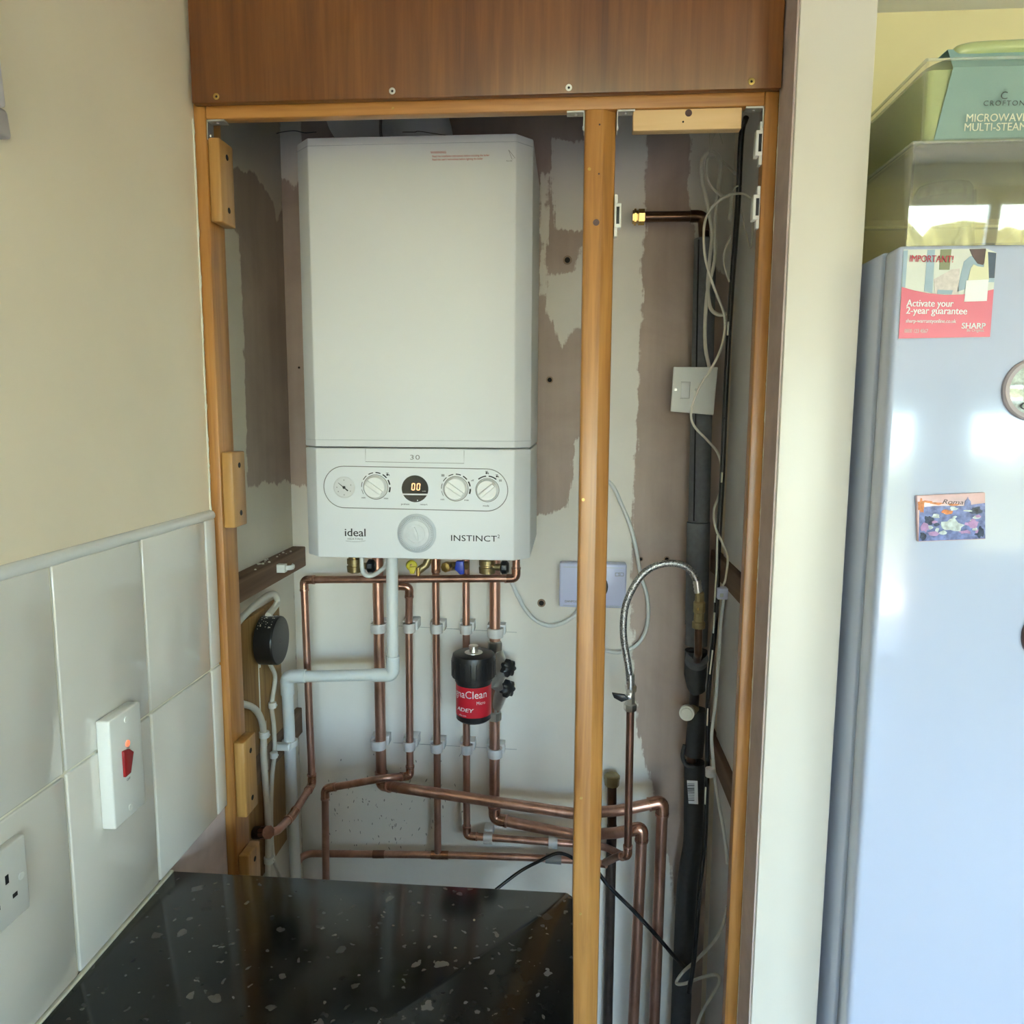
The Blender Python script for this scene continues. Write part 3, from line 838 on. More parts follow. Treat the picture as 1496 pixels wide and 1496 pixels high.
for i in range(60):
    a = 2 * PI * i / 60
    e = Vector((math.cos(a), 0, math.sin(a))); n_ = Vector((-e.z, 0, e.x)); k = len(vs)
    for rr, s in ((0.0253, -1), (0.0283, -1), (0.0283, 1), (0.0253, 1)):
        vs.append(c + e * rr + n_ * 0.0005 * s + Vector((0, -0.0066, 0)))
    fs.append((k, k + 1, k + 2, k + 3))
mk('tappets', vs, fs, plain('timer_dark_tick', (0.30, 0.33, 0.36), 0.4), tm)
# brand lettering
text('lettering', 'ideal', bf(519, 778.5, 0.0004), 0.0195, 'ink', boiler, 0, 1.06, 0.012, 0, 'CENTER')
text('lettering', 'HEATING', bf(519, 787.5, 0.0004), 0.0052, 'grey_line', boiler, 0, 1.1, 0, 0, 'CENTER', spacing=1.15)
v, f = tube_vf([bf(505 + i * 2.9, 790 + 1.5 * math.sin(i / 10 * PI), 0.0003) for i in range(11)], 0.0003, 5)
mk('swoosh', v, f, 'grey_line', boiler)
text('lettering', 'INSTINCT', bf(692, 787, 0.0004), 0.0145, 'ink', boiler, 0, 1.22, 0.004, 0, 'CENTER', spacing=1.02)
text('lettering', '2', bf(728.5, 784, 0.0004), 0.0085, 'ink', boiler, 0, 1.0, 0, 0, 'CENTER')
text('lettering', 'WARNING', bf(629, 223, 0.0004), 0.0052, 'red_ink', boiler, 0, 1.0, 0.012)
text('lettering', 'Read the installation instructions before including the boiler', bf(631.5, 228.5, 0.0004), 0.0044, 'red_ink', boiler, 0, 0.86, 0.004)
text('lettering', "Read the user's instructions before lighting the boiler", bf(631.5, 233.3, 0.0004), 0.0044, 'red_ink', boiler, 0, 0.86, 0.004)
v, f = tube_vf([bf(743, 219, .0003), bf(752.5, 231, .0003), bf(748, 232.5, .0003), bf(743, 219, .0003)], 0.0003, 5)
mk('flue_symbol', v, f, 'grey_line', boiler)
text('lettering', 'flue side', bf(744, 235, 0.0004), 0.0028, 'grey_line', boiler, 0, 1.0, 0, 0, 'CENTER')

# flue elbow on top of the boiler
fl = thing('flue_elbow', 'white round flue elbow rising from the top of the boiler', 'flue', (-0.26, -0.14, zt))
fc = at(618, 186, -0.14)
fp = [(fc.x, -0.14, zt - 0.003), (fc.x, -0.14, zt + 0.06), (fc.x - 0.03, -0.12, zt + 0.10), (fc.x - 0.12, -0.06, zt + 0.125), (fc.x - 0.17, -0.02, zt + 0.13)]
tube('bend', spline(fp, 6), 0.052, 'white', fl, 28)
lathe('collar', (fc.x, -0.14, zt - 0.002), (0, 0, 1), [(0, 0.060), (0.012, 0.060), (0.014, 0.054), (0.02, 0.054)], 'white_panel', fl, 32)
tube('gasket_ring', spline([Vector((fc.x - 0.055, -0.14 + 0.005, zt + 0.115)) + Vector((0.02 * math.cos(t), 0.054 * math.sin(t), 0.054 * math.cos(t) - 0.01)) for t in [i * PI / 8 for i in range(17)]], 3), 0.003, M['grey_line'], fl, 6)

# ================================================================== copper pipework
PR22, PR15 = 0.0112, 0.0076
def run(label, pts, r, fit=(), mat='copper', fillr=0.022, fmat='copper_bright', name='copper_pipe'):
    """one soldered copper run: a tube plus a fitting at each bend listed in fit"""
    pts = [Vector(p) for p in pts]
    low = min(pts, key=lambda p: p.z)
    t = thing(name, label, 'pipe', low)
    tube('tube', fillet(pts, fillr), r, mat, t, 16)
    for i in fit:
        b = pts[i]
        d1, d2 = (pts[i - 1] - b).normalized(), (pts[i + 1] - b).normalized()
        k = fillr + r * 0.9
        arc = fillet([b + d1 * k, b, b + d2 * k], fillr)
        e = tube('elbow', arc, r * 1.16, fmat, t, 16)
        for dd in (d1, d2):
            tube('solder_ring', [b + dd * (k - 0.001), b + dd * (k + 0.003)], r * 1.24, 'copper', e, 16)
    return t
def clipring(x, y, Yp, r, parent_label, horiz=False):
    """milky plastic pipe clip: a base on the wall and an open ring hugging the tube"""
    c = at(x, y, Yp)
    t = thing('pipe_clip', parent_label, 'pipe clip', (c.x, 0, c.z - 0.009), 'milky plastic pipe clips on the back wall')
    h = 0.0095
    vs, fs = [], []
    n = 18; r0, r1 = r * 1.04, r * 1.04 + 0.0045
    a0, a1 = D(105), D(435)
    for i in range(n + 1):
        a = a0 + (a1 - a0) * i / n
        for rr in (r0, r1):
            for s in (-1, 1):
                if horiz: vs.append((c.x + s * h, Yp + rr * math.sin(a), c.z + rr * math.cos(a)))
                else: vs.append((c.x + rr * math.cos(a), Yp + rr * math.sin(a), c.z + s * h))
    for i in range(n):
        b = i * 4; e = b + 4
        fs += [(b, b + 1, e + 1, e), (b + 2, e + 2, e + 3, b + 3), (b, e, e + 2, b + 2), (b + 1, b + 3, e + 3, e + 1)]
    fs += [(0, 2, 3, 1), (n * 4, n * 4 + 1, n * 4 + 3, n * 4 + 2)]
    mk('ring', vs, fs, 'clip', t, True, 30)
    w = r1 + 0.003
    if horiz: box('base', (c.x - h, c.x + h), (Yp + r * 0.9, -0.0005), (c.z - w * 0.6, c.z + w), 'clip', t, 0.001)
    else: box('base', (c.x - w, c.x + w), (Yp + r * 1.02, -0.0005), (c.z - h * 0.8, c.z + h * 1.3), 'clip', t, 0.001)
    return t
YP = -0.038
ztop = zb + 0.004
def straight_up(p, z):
    return Vector((p.x, p.y, z))
# large flow pipe
a0_ = at(553, 900, YP); a1_ = at(552, 1146, YP)
run('thick copper pipe under the boiler left, bending to a long right-hand slope', [straight_up(a0_, ztop), Vector((a0_.x, YP, a1_.z)), at(592, 1152, YP - 0.045), at(842, 1189, YP - 0.06), at(905, 1184, YP - 0.085), at(968, 1171, YP - 0.085), at(954, 1500, YP - 0.06) + Vector((0, 0, -0.35))], PR22, (1, 5), fillr=0.016)
# return pipe through the filter
b0_ = at(723, 900, YP); b1_ = at(722, 1196, YP)
run('thick copper pipe with the magnetic filter, turning right at its foot', [straight_up(b0_, ztop), Vector((b0_.x, YP, b1_.z)), at(760, 1204, YP - 0.01), at(842, 1220, YP - 0.03), at(900, 1217, YP - 0.075), at(938, 1209, YP - 0.085), at(921, 1500, YP - 0.06) + Vector((0, 0, -0.35))], PR22, (1, 5), fillr=0.016)
# second vertical: emerges from behind the white waste pipe
c0_ = at(598, 900, YP); c1_ = at(598, 1130, YP)
run('thin copper pipe bending left across the thick one, then down behind the worktop', [at(567, 855, YP - 0.018), at(598, 857, YP - 0.018), Vector((c0_.x, YP - 0.005, at(598, 905, YP).z)), Vector((c0_.x, YP - 0.012, c1_.z)), at(566, 1136, YP - 0.05), at(475, 1152, YP - 0.05), at(474, 1290, YP - 0.05) + Vector((0, 0, -0.2))], PR15, (1, 3, 5), fillr=0.014)
# third vertical: tees into the low level pipe
d0_ = at(637, 900, YP); dz = at(640, 1247, YP).z
run('thin copper gas pipe running straight down to the tee', [straight_up(d0_, ztop), Vector((d0_.x, YP, dz))], PR15)
# fourth vertical
e0_ = at(681, 900, YP); e1_ = at(682, 1221, YP)
run('thin copper pipe running down behind the filter, then right under two clips', [straight_up(e0_, ztop), Vector((e0_.x, YP, e1_.z)), at(842, 1233, YP), at(884, 1237, YP - 0.01), at(908, 1249, YP - 0.03)], PR15, (1,), fillr=0.014)
# blow-off pipe: along under the boiler, down the left, into the side wall
f0_ = at(754, 824, -0.085)
run('thin copper discharge pipe across the top, down the left and into the side wall', [Vector((f0_.x, -0.085, ztop)), at(754, 845, -0.085), at(444, 847, -0.075), at(456, 1146, -0.092), at(426, 1193, -0.205), atx(404, 1215, -0.530), atx(379, 1216.5, -0.5605)], PR15, (1, 2, 3, 4), fillr=0.013)
cf = thing('wall_fitting', 'corroded green-black pipe fitting at the cupboard side wall', 'pipe fitting', atx(385, 1216, -0.575))
p0, p1 = atx(366, 1217, -0.586), atx(391, 1216, -0.537)
tube('sleeve', [p0, p1], 0.0115, 'verdigris', cf, 16)
tube('nut', [p1 - (p1 - p0) * 0.25, p1 + (p1 - p0) * 0.05], 0.0122, 'copper_dull', cf, 8)
# low level pipe
h_ = P((452, 1247, YP), (560, 1248, YP), (642, 1249, YP), (760, 1252, YP), (842, 1257, YP), (886, 1263, YP - 0.03))
lp = run('thin copper pipe at low level running behind the worktop edge', [at(434, 1262, -0.055), at(440, 1252, -0.048)] + h_, PR15, (), fillr=0.02)
tube('tee', [at(630, 1249, YP), at(655, 1249.5, YP)], PR15 * 1.2, 'copper_bright', lp, 14)
tube('coupling', [at(545, 1248, YP), at(562, 1248, YP)], PR15 * 1.12, 'copper_dull', lp, 14)
tube('joint_tape', [at(797, 1254, YP), at(820, 1256, YP)], PR15 * 1.3, M['grey_line'], lp, 14)
# riser to the filling loop
YV = -0.150
g0_ = at(921, 1032, YV)
run('thin copper riser feeding the small black-lever valve', [Vector((g0_.x, YV, g0_.z)), at(917, 1250, YV), at(903, 1251, -0.125), at(884, 1260, -0.075)], PR15, (1,), fillr=0.012, mat='copper_dull')
# capped old stub
s_ = thing('capped_pipe_stub', 'blackened old pipe rising behind the bends to a brass cap', 'pipe', at(888, 1500, -0.03) + Vector((0, 0, -0.35)))
tube('tube', [at(888, 1500, -0.03) + Vector((0, 0, -0.35)), at(894, 1205, -0.03)], 0.0105, 'copper_black', s_, 16)
tube('neck', [at(894, 1215, -0.03), at(894, 1145, -0.03)], 0.0098, 'copper_brown', s_, 16)
sp = at(894, 1147, -0.03)
lathe('cap_nut', sp, (0, 0, 1), [(0, 0.015), (0.012, 0.0158), (0.014, 0.0165), (0.022, 0.0165), (0.024, 0.014)], 'brass_dull', s_, 8)
# brown capped pipe at the top right
bp = thing('brown_pipe', 'brown pipe with a shiny brass end nut, bending down into grey foam', 'pipe', at(1028, 360, -0.07))
tube('tube', fillet(P((938, 317, -0.07), (1027, 316, -0.07), (1029, 360, -0.07)), 0.012), 0.0098, 'copper_brown', bp, 16)
tube('elbow', fillet(P((1008, 316, -0.07), (1028, 316, -0.07), (1029, 338, -0.07)), 0.012), 0.0112, 'copper_brown', bp, 16)
nb = at(939, 317, -0.07)
lathe('brass_nut', nb, (-1, 0, 0), [(-0.004, 0.0105), (-0.003, 0.0145), (0.008, 0.0145), (0.009, 0.0115), (0.012, 0.0112), (0.0125, 0.0150), (0.016, 0.0150), (0.0165, 0.012), (0.019, 0.012)], 'brass', bp, 6)

# clips on the verticals
for x, y, r, l in ((553, 917, PR22, 'upper milky clip on the thick left pipe'), (598, 917, PR15, 'upper milky clip on the pipe beside the white waste'),
                   (638, 918, PR15, 'upper milky clip on the straight gas pipe'), (681, 919, PR15, 'upper milky clip on the pipe above the filter lid'),
                   (724, 924, PR22, 'upper milky clip on the thick pipe above the filter valve'),
                   (553, 1087, PR22, 'lower milky clip on the thick left pipe'), (598, 1089, PR15, 'lower milky clip above the left-turning elbow'),
                   (638, 1092, PR15, 'lower milky clip on the straight gas pipe'), (682, 1094, PR15, 'lower milky clip on the pipe below the filter body'),
                   (723, 1099, PR22, 'lower milky clip on the thick pipe below the filter')):
    clipring(x, y, YP - (0.008 if x == 598 else 0), r, l)
clipring(713, 1224, YP, PR15, 'milky clip nearer the elbow on the level pipe', True)
clipring(808, 1231, YP, PR15, 'milky clip nearer the timber post on the level pipe', True)
# pencil lines on the wall at the clips
for y0_ in (914, 1085):
    tube('pencil_line', [at(575 + i * 10, y0_ + i * 0.55, -0.0006) for i in range(19)], 0.0004, M['grey_line'], wall_back, 5)

# ---- white waste pipe
wp = thing('waste_pipe', 'white plastic condensate pipe stepping left and down from the boiler', 'pipe', at(433, 1290, -0.085))
YW = -0.16
wpts = [Vector((at(577, 830, YW).x, YW, ztop)), at(574, 986, YW), at(419, 988, YW), at(434, 1300, -0.085) + Vector((0, 0, -0.15))]
wpts[0].x = wpts[1].x + 0.002
tube('pipe', wpts[:1] + [wpts[1] + Vector((0, 0, 0.02))], 0.0112, 'waste', wp, 18)
tube('pipe', [wpts[1] + Vector((-0.02, 0, 0)), wpts[2] + Vector((0.02, 0, 0))], 0.0112, 'waste', wp, 18)
tube('pipe', [wpts[2] + Vector((0, 0, -0.02)), wpts[3]], 0.0112, 'waste', wp, 18)
for i in (1, 2):
    b = wpts[i]; d1 = (wpts[i - 1] - b).normalized(); d2 = (wpts[i + 1] - b).normalized()
    tube('elbow', fillet([b + d1 * 0.038, b, b + d2 * 0.038], 0.012), 0.0132, 'waste', wp, 18)

# ---- valves under the boiler
def cock(name, x, y, Y, label, mat, hmat, hside, r=0.0145):
    c = at(x, y, Y)
    t = thing(name, label, 'valve', (c.x, Y, c.z - 0.02))
    up = c.z + 0.014 - zb - 0.003
    lathe('body', (c.x, Y, c.z + 0.014), (0, 0, -1), [(up, r * 0.8), (0, r * 0.8), (0.001, r), (0.010, r), (0.011, r * 0.88), (0.014, r * 0.88), (0.015, r * 1.04), (0.026, r * 0.98), (0.029, r * 0.6)], mat, t, 20)
    tube('stem', [(c.x, Y, c.z), (c.x + hside * 0.026, Y - 0.004, c.z)], 0.0065, mat, t, 12)
    hx = c.x + hside * 0.026
    vs = []
    lathe('handwheel', (hx, Y - 0.004, c.z), (hside, 0, 0), [(0, 0.009), (0.003, 0.0135), (0.012, 0.0135), (0.016, 0.009)], hmat, t, 10)
    return t
cock('isolation_valve', 518, 826, -0.13, 'brass valve with black wheel left of the white waste pipe', 'brass_dull', 'black', 1)
cock('isolation_valve', 712, 828, -0.13, 'brass valve with black wheel beside the white flex', 'brass_dull', 'black', 1, 0.0158)
gc = thing('gas_cock', 'brass gas cock with a yellow lever under the boiler', 'valve', at(612, 836, -0.13))
c = at(622, 826, -0.13)
tube('body', [(c.x + 0.022, -0.12, zb + 0.004), c, at(611, 834, -0.135)], 0.0075, 'brass_dull', gc, 12)
tube('test_nipple', [at(611, 829, -0.14), at(611, 841, -0.14)], [0.0045, 0.004], 'brass', gc, 8)
lv = lathe('lever', at(601, 826, -0.135), (0.45, -1, 0), [(-0.003, 0.0105), (0.006, 0.0105), (0.008, 0.008)], 'yellow', gc, 16)
hexa('lever_tab', P((596, 828, -0.145), (608, 828, -0.145), (605, 838.5, -0.145), (599, 838.5, -0.145)), (0, -1, 0), 0.005, 'yellow', lv, 0.001)
lathe('lever_screw', at(601, 826, -0.145), (0.45, -1, 0), [(-0.002, 0.003), (0.001, 0.0025)], 'brass', lv, 8)
bv = thing('filling_valve', 'brass valve with a blue lever under the boiler', 'valve', at(657, 833, -0.13))
tube('body', [at(650, 828, -0.13), at(682, 826, -0.10)], 0.0085, 'brass_dull', bv, 12)
lathe('end_nut', at(653, 828, -0.14), (-0.3, -1, 0), [(-0.006, 0.009), (0.003, 0.0105), (0.008, 0.0095), (0.009, 0.006)], 'brass', bv, 8)
hexa('lever', P((666, 820, -0.135), (677, 820, -0.135), (678, 839, -0.135), (672, 840, -0.135), (664, 832, -0.135)), (0, -1, 0), 0.012, 'blue', bv, 0.0015)
tube('tail', [(at(637, 826, YP).x, YP - 0.002, zb + 0.003), at(637, 836, YP - 0.002)], 0.0098, 'copper_bright', bv, 12)
# loop of white flex beneath the boiler
tag(tube('flex_loop', spline([Vector((at(529, 815, -0.16).x, -0.16, zb + 0.003))] + P((529, 830, -0.16), (534, 840, -0.165), (543, 841, -0.165), (555, 834, -0.15), (564, 823, -0.13)) + [Vector((at(566, 818, -0.12).x, -0.12, zb + 0.003))]), 0.0042, 'cable_w', None, 10), 'small loop of grey-white flex hanging beneath the boiler', 'cable')

# ---- magnetic filter
mf = thing('magnetic_filter', 'black magnetic filter canister with a red label and two black valve wheels', 'filter', at(692, 1056, -0.14))
YF = -0.125
cx = at(692, 1000, YF).x
def zf(y): return at(692, y, YF).z
ztop_f, zcap, zbot = zf(955), zf(988), zf(1050)
lathe('canister', (cx, YF, zbot), (0, 0, 1), [(0, 0.030), (0.004, 0.0345), (zcap - zbot - 0.008, 0.0345), (zcap - zbot - 0.007, 0.037), (zcap - zbot, 0.037)], 'black', mf, 40)
zl0, zl1 = zf(1040), zf(997)
lathe('label', (cx, YF, zl0), (0, 0, 1), [(0, 0.0346), (0.0001, 0.0350), (zl1 - zl0, 0.0350), (zl1 - zl0 + 0.0001, 0.0346)], 'red_label', mf, 48)
bm = bmesh.new()
cap_prof = [(0, 0.036), (0.002, 0.0425), (zf(960) - zcap, 0.043), (zf(955) - zcap, 0.041), (zf(953) - zcap, 0.036)]
lid = lathe('lid', (cx, YF, zcap), (0, 0, 1), cap_prof, 'black', mf, 48)
for k in range(24):
    a = 2 * PI * k / 24
    e = Vector((math.cos(a), math.sin(a), 0))
    tube('grip_rib', [Vector((cx, YF, zcap + 0.004)) + e * 0.0425, Vector((cx, YF, zf(962))) + e * 0.0428], 0.0012, 'black', lid, 5)
lathe('vent_plate', (cx, YF, zf(953) - 0.0005), (0, 0, 1), [(0, 0.018), (0.0015, 0.0175), (0.002, 0.009)], 'chrome', mf, 24)
lathe('vent_screw', (cx, YF, zf(953)), (0, 0, 1), [(0, 0.009), (0.008, 0.008), (0.009, 0.0095), (0.014, 0.0095), (0.015, 0.006)], 'chrome', mf, 12)
def curved_text(s, size, z, ang0, mat, sx=1.0, bold=0.0, spacing=1.0, shear=0.0):
    """lettering wrapped round the canister"""
    o = text('lettering', s, (0, 0, 0), size, mat, mf, 0, sx, bold, shear, 'LEFT', 'y', 0.0001, spacing)
    rr = 0.0353
    for vv in o.data.vertices:
        a = ang0 + vv.co.x / rr
        d_ = vv.co.y
        vv.co = Vector((rr * math.sin(a) , -(rr - d_) * math.cos(a), vv.co.z))
    o.location = Vector((cx, YF, z)) - wl(mf)
    WLOC[o.name] = Vector((cx, YF, z))
curved_text('MagnaClean', 0.0212, zf(1007), -1.82, 'label_white', 0.94, 0.0)
curved_text('Micro', 0.0095, zf(1018.5), 0.27, 'label_white', 0.85, 0.0)
curved_text('ADEY', 0.0105, zf(1029), -0.98, 'label_white', 1.42, 0.03, 1.0, 0.15)
curved_text('adey.com', 0.0048, zf(1037), -0.82, 'label_white', 1.0, 0.01)
pb_ = b0_
def zp(y): return at(725, y, YP).z
lathe('compression_nut', (pb_.x, YP, zp(936)), (0, 0, -1), [(0, 0.0125), (0.003, 0.0155), (0.020, 0.0155), (0.022, 0.0125), (0.045, 0.0120)], 'chrome', mf, 6)
tube('valve_body', P((727, 955, YP), (735, 975, YP - 0.02), (722, 1000, YP - 0.05), (735, 1005, YP - 0.02), (725, 1032, YP)), [0.012, 0.0145, 0.0155, 0.0145, 0.012], 'steel', mf, 14)
tube('inlet', [at(728, 985, YP - 0.01), (cx + 0.02, YF + 0.01, zf(1000))], 0.016, 'steel', mf, 14)
lathe('compression_nut', (pb_.x, YP, zp(1052)), (0, 0, 1), [(0, 0.0125), (0.002, 0.0150), (0.018, 0.0150), (0.020, 0.0125), (0.035, 0.0120)], 'steel', mf, 6)
def starwheel(x, y, Y, par):
    c = at(x, y, Y); vs, fs = [], []
    n = 48
    ax = Vector((0.75, -0.66, 0.05)).normalized(); u = ax.orthogonal().normalized(); w = ax.cross(u)
    prof = [(-0.009, 0.6), (-0.006, 1.0), (0.004, 1.0), (0.008, 0.75), (0.009, 0.3)]
    for h, k in prof:
        for j in range(n):
            a = 2 * PI * j / n
            rr = (0.0165 + 0.0022 * math.cos(7 * a)) * k
            vs.append(c + ax * h + (u * math.cos(a) + w * math.sin(a)) * rr)
    for i in range(len(prof) - 1):
        for j in range(n):
            fs.append((i * n + j, i * n + (j + 1) % n, (i + 1) * n + (j + 1) % n, (i + 1) * n + j))
    fs.append(tuple(range(n))[::-1]); fs.append(tuple((len(prof) - 1) * n + j for j in range(n)))
    hw = mk('handwheel', vs, fs, 'black', par, True, 40)
    tube('spindle', [c - ax * 0.022, c - ax * 0.006], 0.008, 'steel', hw, 10)
starwheel(743, 976, YP - 0.035, mf); starwheel(742, 1006, YP - 0.035, mf)

# ================================================================== receiver box, switch and other wall items
YRc = -0.032
rc = thing('heating_receiver', 'lilac-white heating receiver box behind the timber post', 'control box', at(865, 889, YRc))
q = [at(817.5, 822.5, YRc), at(917, 825, YRc), at(913, 888.5, YRc), at(817, 887, YRc)]
xa, xb_, za, zb_ = (q[0].x + q[3].x) / 2, (q[1].x + q[2].x) / 2, (q[2].z + q[3].z) / 2, (q[0].z + q[1].z) / 2
box('housing', (xa, xb_), (YRc, -0.003), (za, zb_), 'lilac', rc, 0.003)
box('back_plate', (xa + 0.004, xb_ - 0.004), (-0.006, -0.0002), (za + 0.004, zb_ - 0.004), 'plastic', rc)
for y in (829, 885):
    z = at(860, y, YRc).z
    box('ridge_line', (xa + 0.008, xb_ - 0.006), (YRc - 0.0002, YRc + 0.001), (z - 0.0005, z + 0.0005), M['timer'], rc)
v, f = tube_vf(fillet([at(x, y, YRc - 0.0002) for x, y in ((899, 837), (911, 837), (911, 841.5), (899, 841.5), (899, 837.2))], 0.001, 2), 0.0004, 5)
mk('logo', v, f, 'grey_line', rc)
text('logo_lettering', 'Si', at(905, 839.3, YRc - 0.0003), 0.0062, 'grey_line', rc, 0, 1.2, 0, 0, 'CENTER')
lathe('button', at(866, 857, YRc), (0, -1, 0), [(-0.001, 0.031), (0.0015, 0.031), (0.002, 0.029)], 'ink', rc, 32)
text('lettering', 'DANFOSS RANDALL', at(825, 878.5, YRc - 0.0003), 0.0062, M['grey_line'], rc, 0, 1.0, 0.006)

YS = -0.112
lsx = thing('light_switch', 'white square light switch plate hanging in front of the grey foam', 'switch', at(1013, 607, YS))
q = [at(984.5, 536, YS), at(1049, 536.5, YS), at(1042.5, 606.5, YS), at(980, 601, YS)]
hexa('plate', [q[0], q[1], q[2], q[3]], (0, -1, 0), 0.008, 'plastic', lsx, 0.0012)
rk = hexa('rocker', [at(996, 559, YS - 0.0025), at(1007.5, 559, YS - 0.0025), at(1006.5, 581, YS - 0.001), at(994, 581, YS - 0.001)], (0, -1, 0), 0.003, 'knob', lsx, 0.0004)
v, f = tube_vf([at(x, y, YS - 0.0004) for x, y in ((995, 558), (1008.3, 558), (1007, 582), (993.5, 582))], 0.0005, 5)
mk('rocker_gap', v, f, 'grey_line', rk)
for x, y in ((987, 569), (1017, 569.5)):
    s = lathe('screw', at(x, y, YS), (0, -1, 0), [(-0.001, 0.003), (0.0005, 0.0028)], 'steel', lsx, 12)
# ---- holes and chips in the back wall plaster (wear of the wall)
for x, y, r in ((829, 380, 0.0055), (803, 555, 0.0045), (782, 553, 0.003), (791, 881, 0.0055), (936, 817, 0.003), (974, 817, 0.004), (437, 537, 0.002)):
    p = at(x, y, 0)
    lathe('filler_patch', p, (0, -1, 0), [(0.0, r * 1.6), (0.0006, r * 1.5)], 'filler', wall_back, 14)
    lathe('hole', p, (0, -1, 0), [(0.0, r), (0.0009, r)], 'hole', wall_back, 12)

bm = bmesh.new()
rs_ = random.Random(8)
for i in range(150):
    x, y = rs_.gauss(560, 55), rs_.gauss(1185, 45)
    if not (470 < x < 740 and 1095 < y < 1255): continue
    c = at(x, y, -0.0008); a_, b_ = rs_.uniform(0.0004, 0.0016), rs_.uniform(0.0008, 0.005)
    sh = rs_.uniform(-0.5, 0.5)
    vv = [bm.verts.new(c + Vector((a_ * math.cos(t) + sh * b_ * math.sin(t), 0, b_ * math.sin(t)))) for t in [k * PI / 3 for k in range(6)]]
    bm.faces.new(vv)
sk = from_bm('mould_specks', bm, plain('grey_mould', (0.30, 0.28, 0.24), 0.8, var=0.2), wall_back)
sk['kind'] = 'stuff'

# ================================================================== braided filling loop and valves on the right
YH = -0.160
hose = thing('braided_hose', 'braided steel hose arching from the black-lever valve to the foam pipe', 'hose', at(920, 1005, YH))
hp = spline(P((921, 1003, YH), (918, 975, YH), (911, 930, YH), (912, 895, YH), (920, 868, YH), (938, 840, YH), (960, 826, YH), (985, 823, YH), (1005, 830, YH), (1017, 846, YH), (1020, 860, YH)), 8)
tube('braid', hp, 0.0066, 'braid', hose, 14)
for pts_, in ((P((921, 985, YH), (921, 1006, YH)),), (P((1018, 848, YH), (1020.5, 866, YH)),)):
    a, b = pts_
    fr_ = tube('ferrule', [a, b], 0.0072, 'chrome', hose, 14)
    for t in (0.2, 0.5, 0.8):
        p = a + (b - a) * t; d_ = (b - a).normalized()
        tube('crimp', [p - d_ * 0.0012, p + d_ * 0.0012], 0.0079, 'chrome', fr_, 14)
vl = thing('lever_valve', 'small chrome isolating valve with a black lever below the hose', 'valve', at(921, 1040, YH))
c = at(921, 1040, YH)
zz = lambda y: at(921, y, YH).z
lathe('nut', (c.x, YH + 0.01, zz(1041)), (0, 0, 1), [(0, 0.011), (0.002, 0.0125), (0.013, 0.0125), (0.015, 0.009), (0.038, 0.0085), (0.039, 0.0115), (0.050, 0.0115), (0.052, 0.008)], 'chrome', vl, 6)
hexa('lever', [at(894, 1013, YH - 0.01), at(913, 1016, YH - 0.012), at(919, 1022, YH - 0.012), at(908, 1026, YH - 0.012), at(897, 1020, YH - 0.01)], (0, -1, 0), 0.008, 'black', vl, 0.0012)
tube('spindle', [at(915, 1019, YH - 0.008), at(921, 1019, YH + 0.01)], 0.004, 'chrome', vl, 8)
# brass double check valve on the end of the hose
dc = thing('check_valve', 'dull brass check valve hanging from the hose end in front of the foam', 'valve', at(1020, 918, YH))
c = at(1020.5, 918, YH); z_ = lambda y: at(1020, y, YH).z
lathe('body', (c.x, YH, z_(918)), (0, 0, 1), [(0, 0.0105), (0.002, 0.0125), (0.012, 0.0125), (0.014, 0.0100), (z_(895) - z_(918), 0.0095), (z_(894) - z_(918), 0.0112), (z_(880) - z_(918), 0.0112), (z_(878) - z_(918), 0.009), (z_(866) - z_(918), 0.0085), (z_(864) - z_(918), 0.006)], 'brass_dull', dc, 10)
lathe('test_screw', at(1021, 890, YH - 0.0095), (0, -1, 0), [(-0.002, 0.004), (0.001, 0.003)], 'brass', dc, 10)
tube('tail_pipe', fillet([Vector((c.x, YH, z_(917))), at(1020, 955, YH), at(1018, 966, -0.09)], 0.01), 0.0075, 'copper_brown', dc, 14)

# ---- grey foam insulated riser
YI = -0.075
foam = thing('insulated_pipe', 'grey foam insulated pipe with split seam rising through the cupboard', 'pipe', at(1000, 1500, YI) + Vector((0, 0, -0.35)))
def foam_seg(pts, rs, mat='foam', name='foam_sleeve'):
    return tube(name, spline(pts, 5) if len(pts) > 2 else pts, rs, mat, foam, 22)
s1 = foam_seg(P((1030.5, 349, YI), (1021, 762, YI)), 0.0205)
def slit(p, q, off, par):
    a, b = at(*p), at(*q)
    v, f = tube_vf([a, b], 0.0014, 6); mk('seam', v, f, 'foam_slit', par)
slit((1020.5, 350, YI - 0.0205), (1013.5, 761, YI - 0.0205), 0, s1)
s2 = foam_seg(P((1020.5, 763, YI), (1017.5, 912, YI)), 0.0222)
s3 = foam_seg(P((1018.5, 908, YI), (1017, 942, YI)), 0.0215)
pts = P((1017, 950, YI), (1016, 985, YI), (1017, 1003, YI), (1020, 1011, YI))
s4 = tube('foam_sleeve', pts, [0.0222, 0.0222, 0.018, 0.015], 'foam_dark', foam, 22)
lathe('foam_mouth', at(1018, 962, YI - 0.015), (0.05, -0.55, 0.83), [(-0.012, 0.0215), (0.004, 0.0222), (0.0045, 0.011), (-0.004, 0.0105)], 'foam', foam, 28)
tube('bare_pipe', P((1015, 1005, YI), (1013, 1045, YI)), 0.0098, 'copper_black', foam, 14)
tube('drain_branch', [at(1014, 1036, YI), at(1003, 1041, YI - 0.05)], 0.0105, 'brass_dull', foam, 14)
dcx = at(1004, 1040, YI - 0.045)
lathe('drain_cap', dcx, (-0.25, -1, 0.1), [(-0.010, 0.0125), (0.0, 0.0145), (0.012, 0.0145), (0.0125, 0.011), (0.014, 0.0105)], 'ivory', foam, 24)
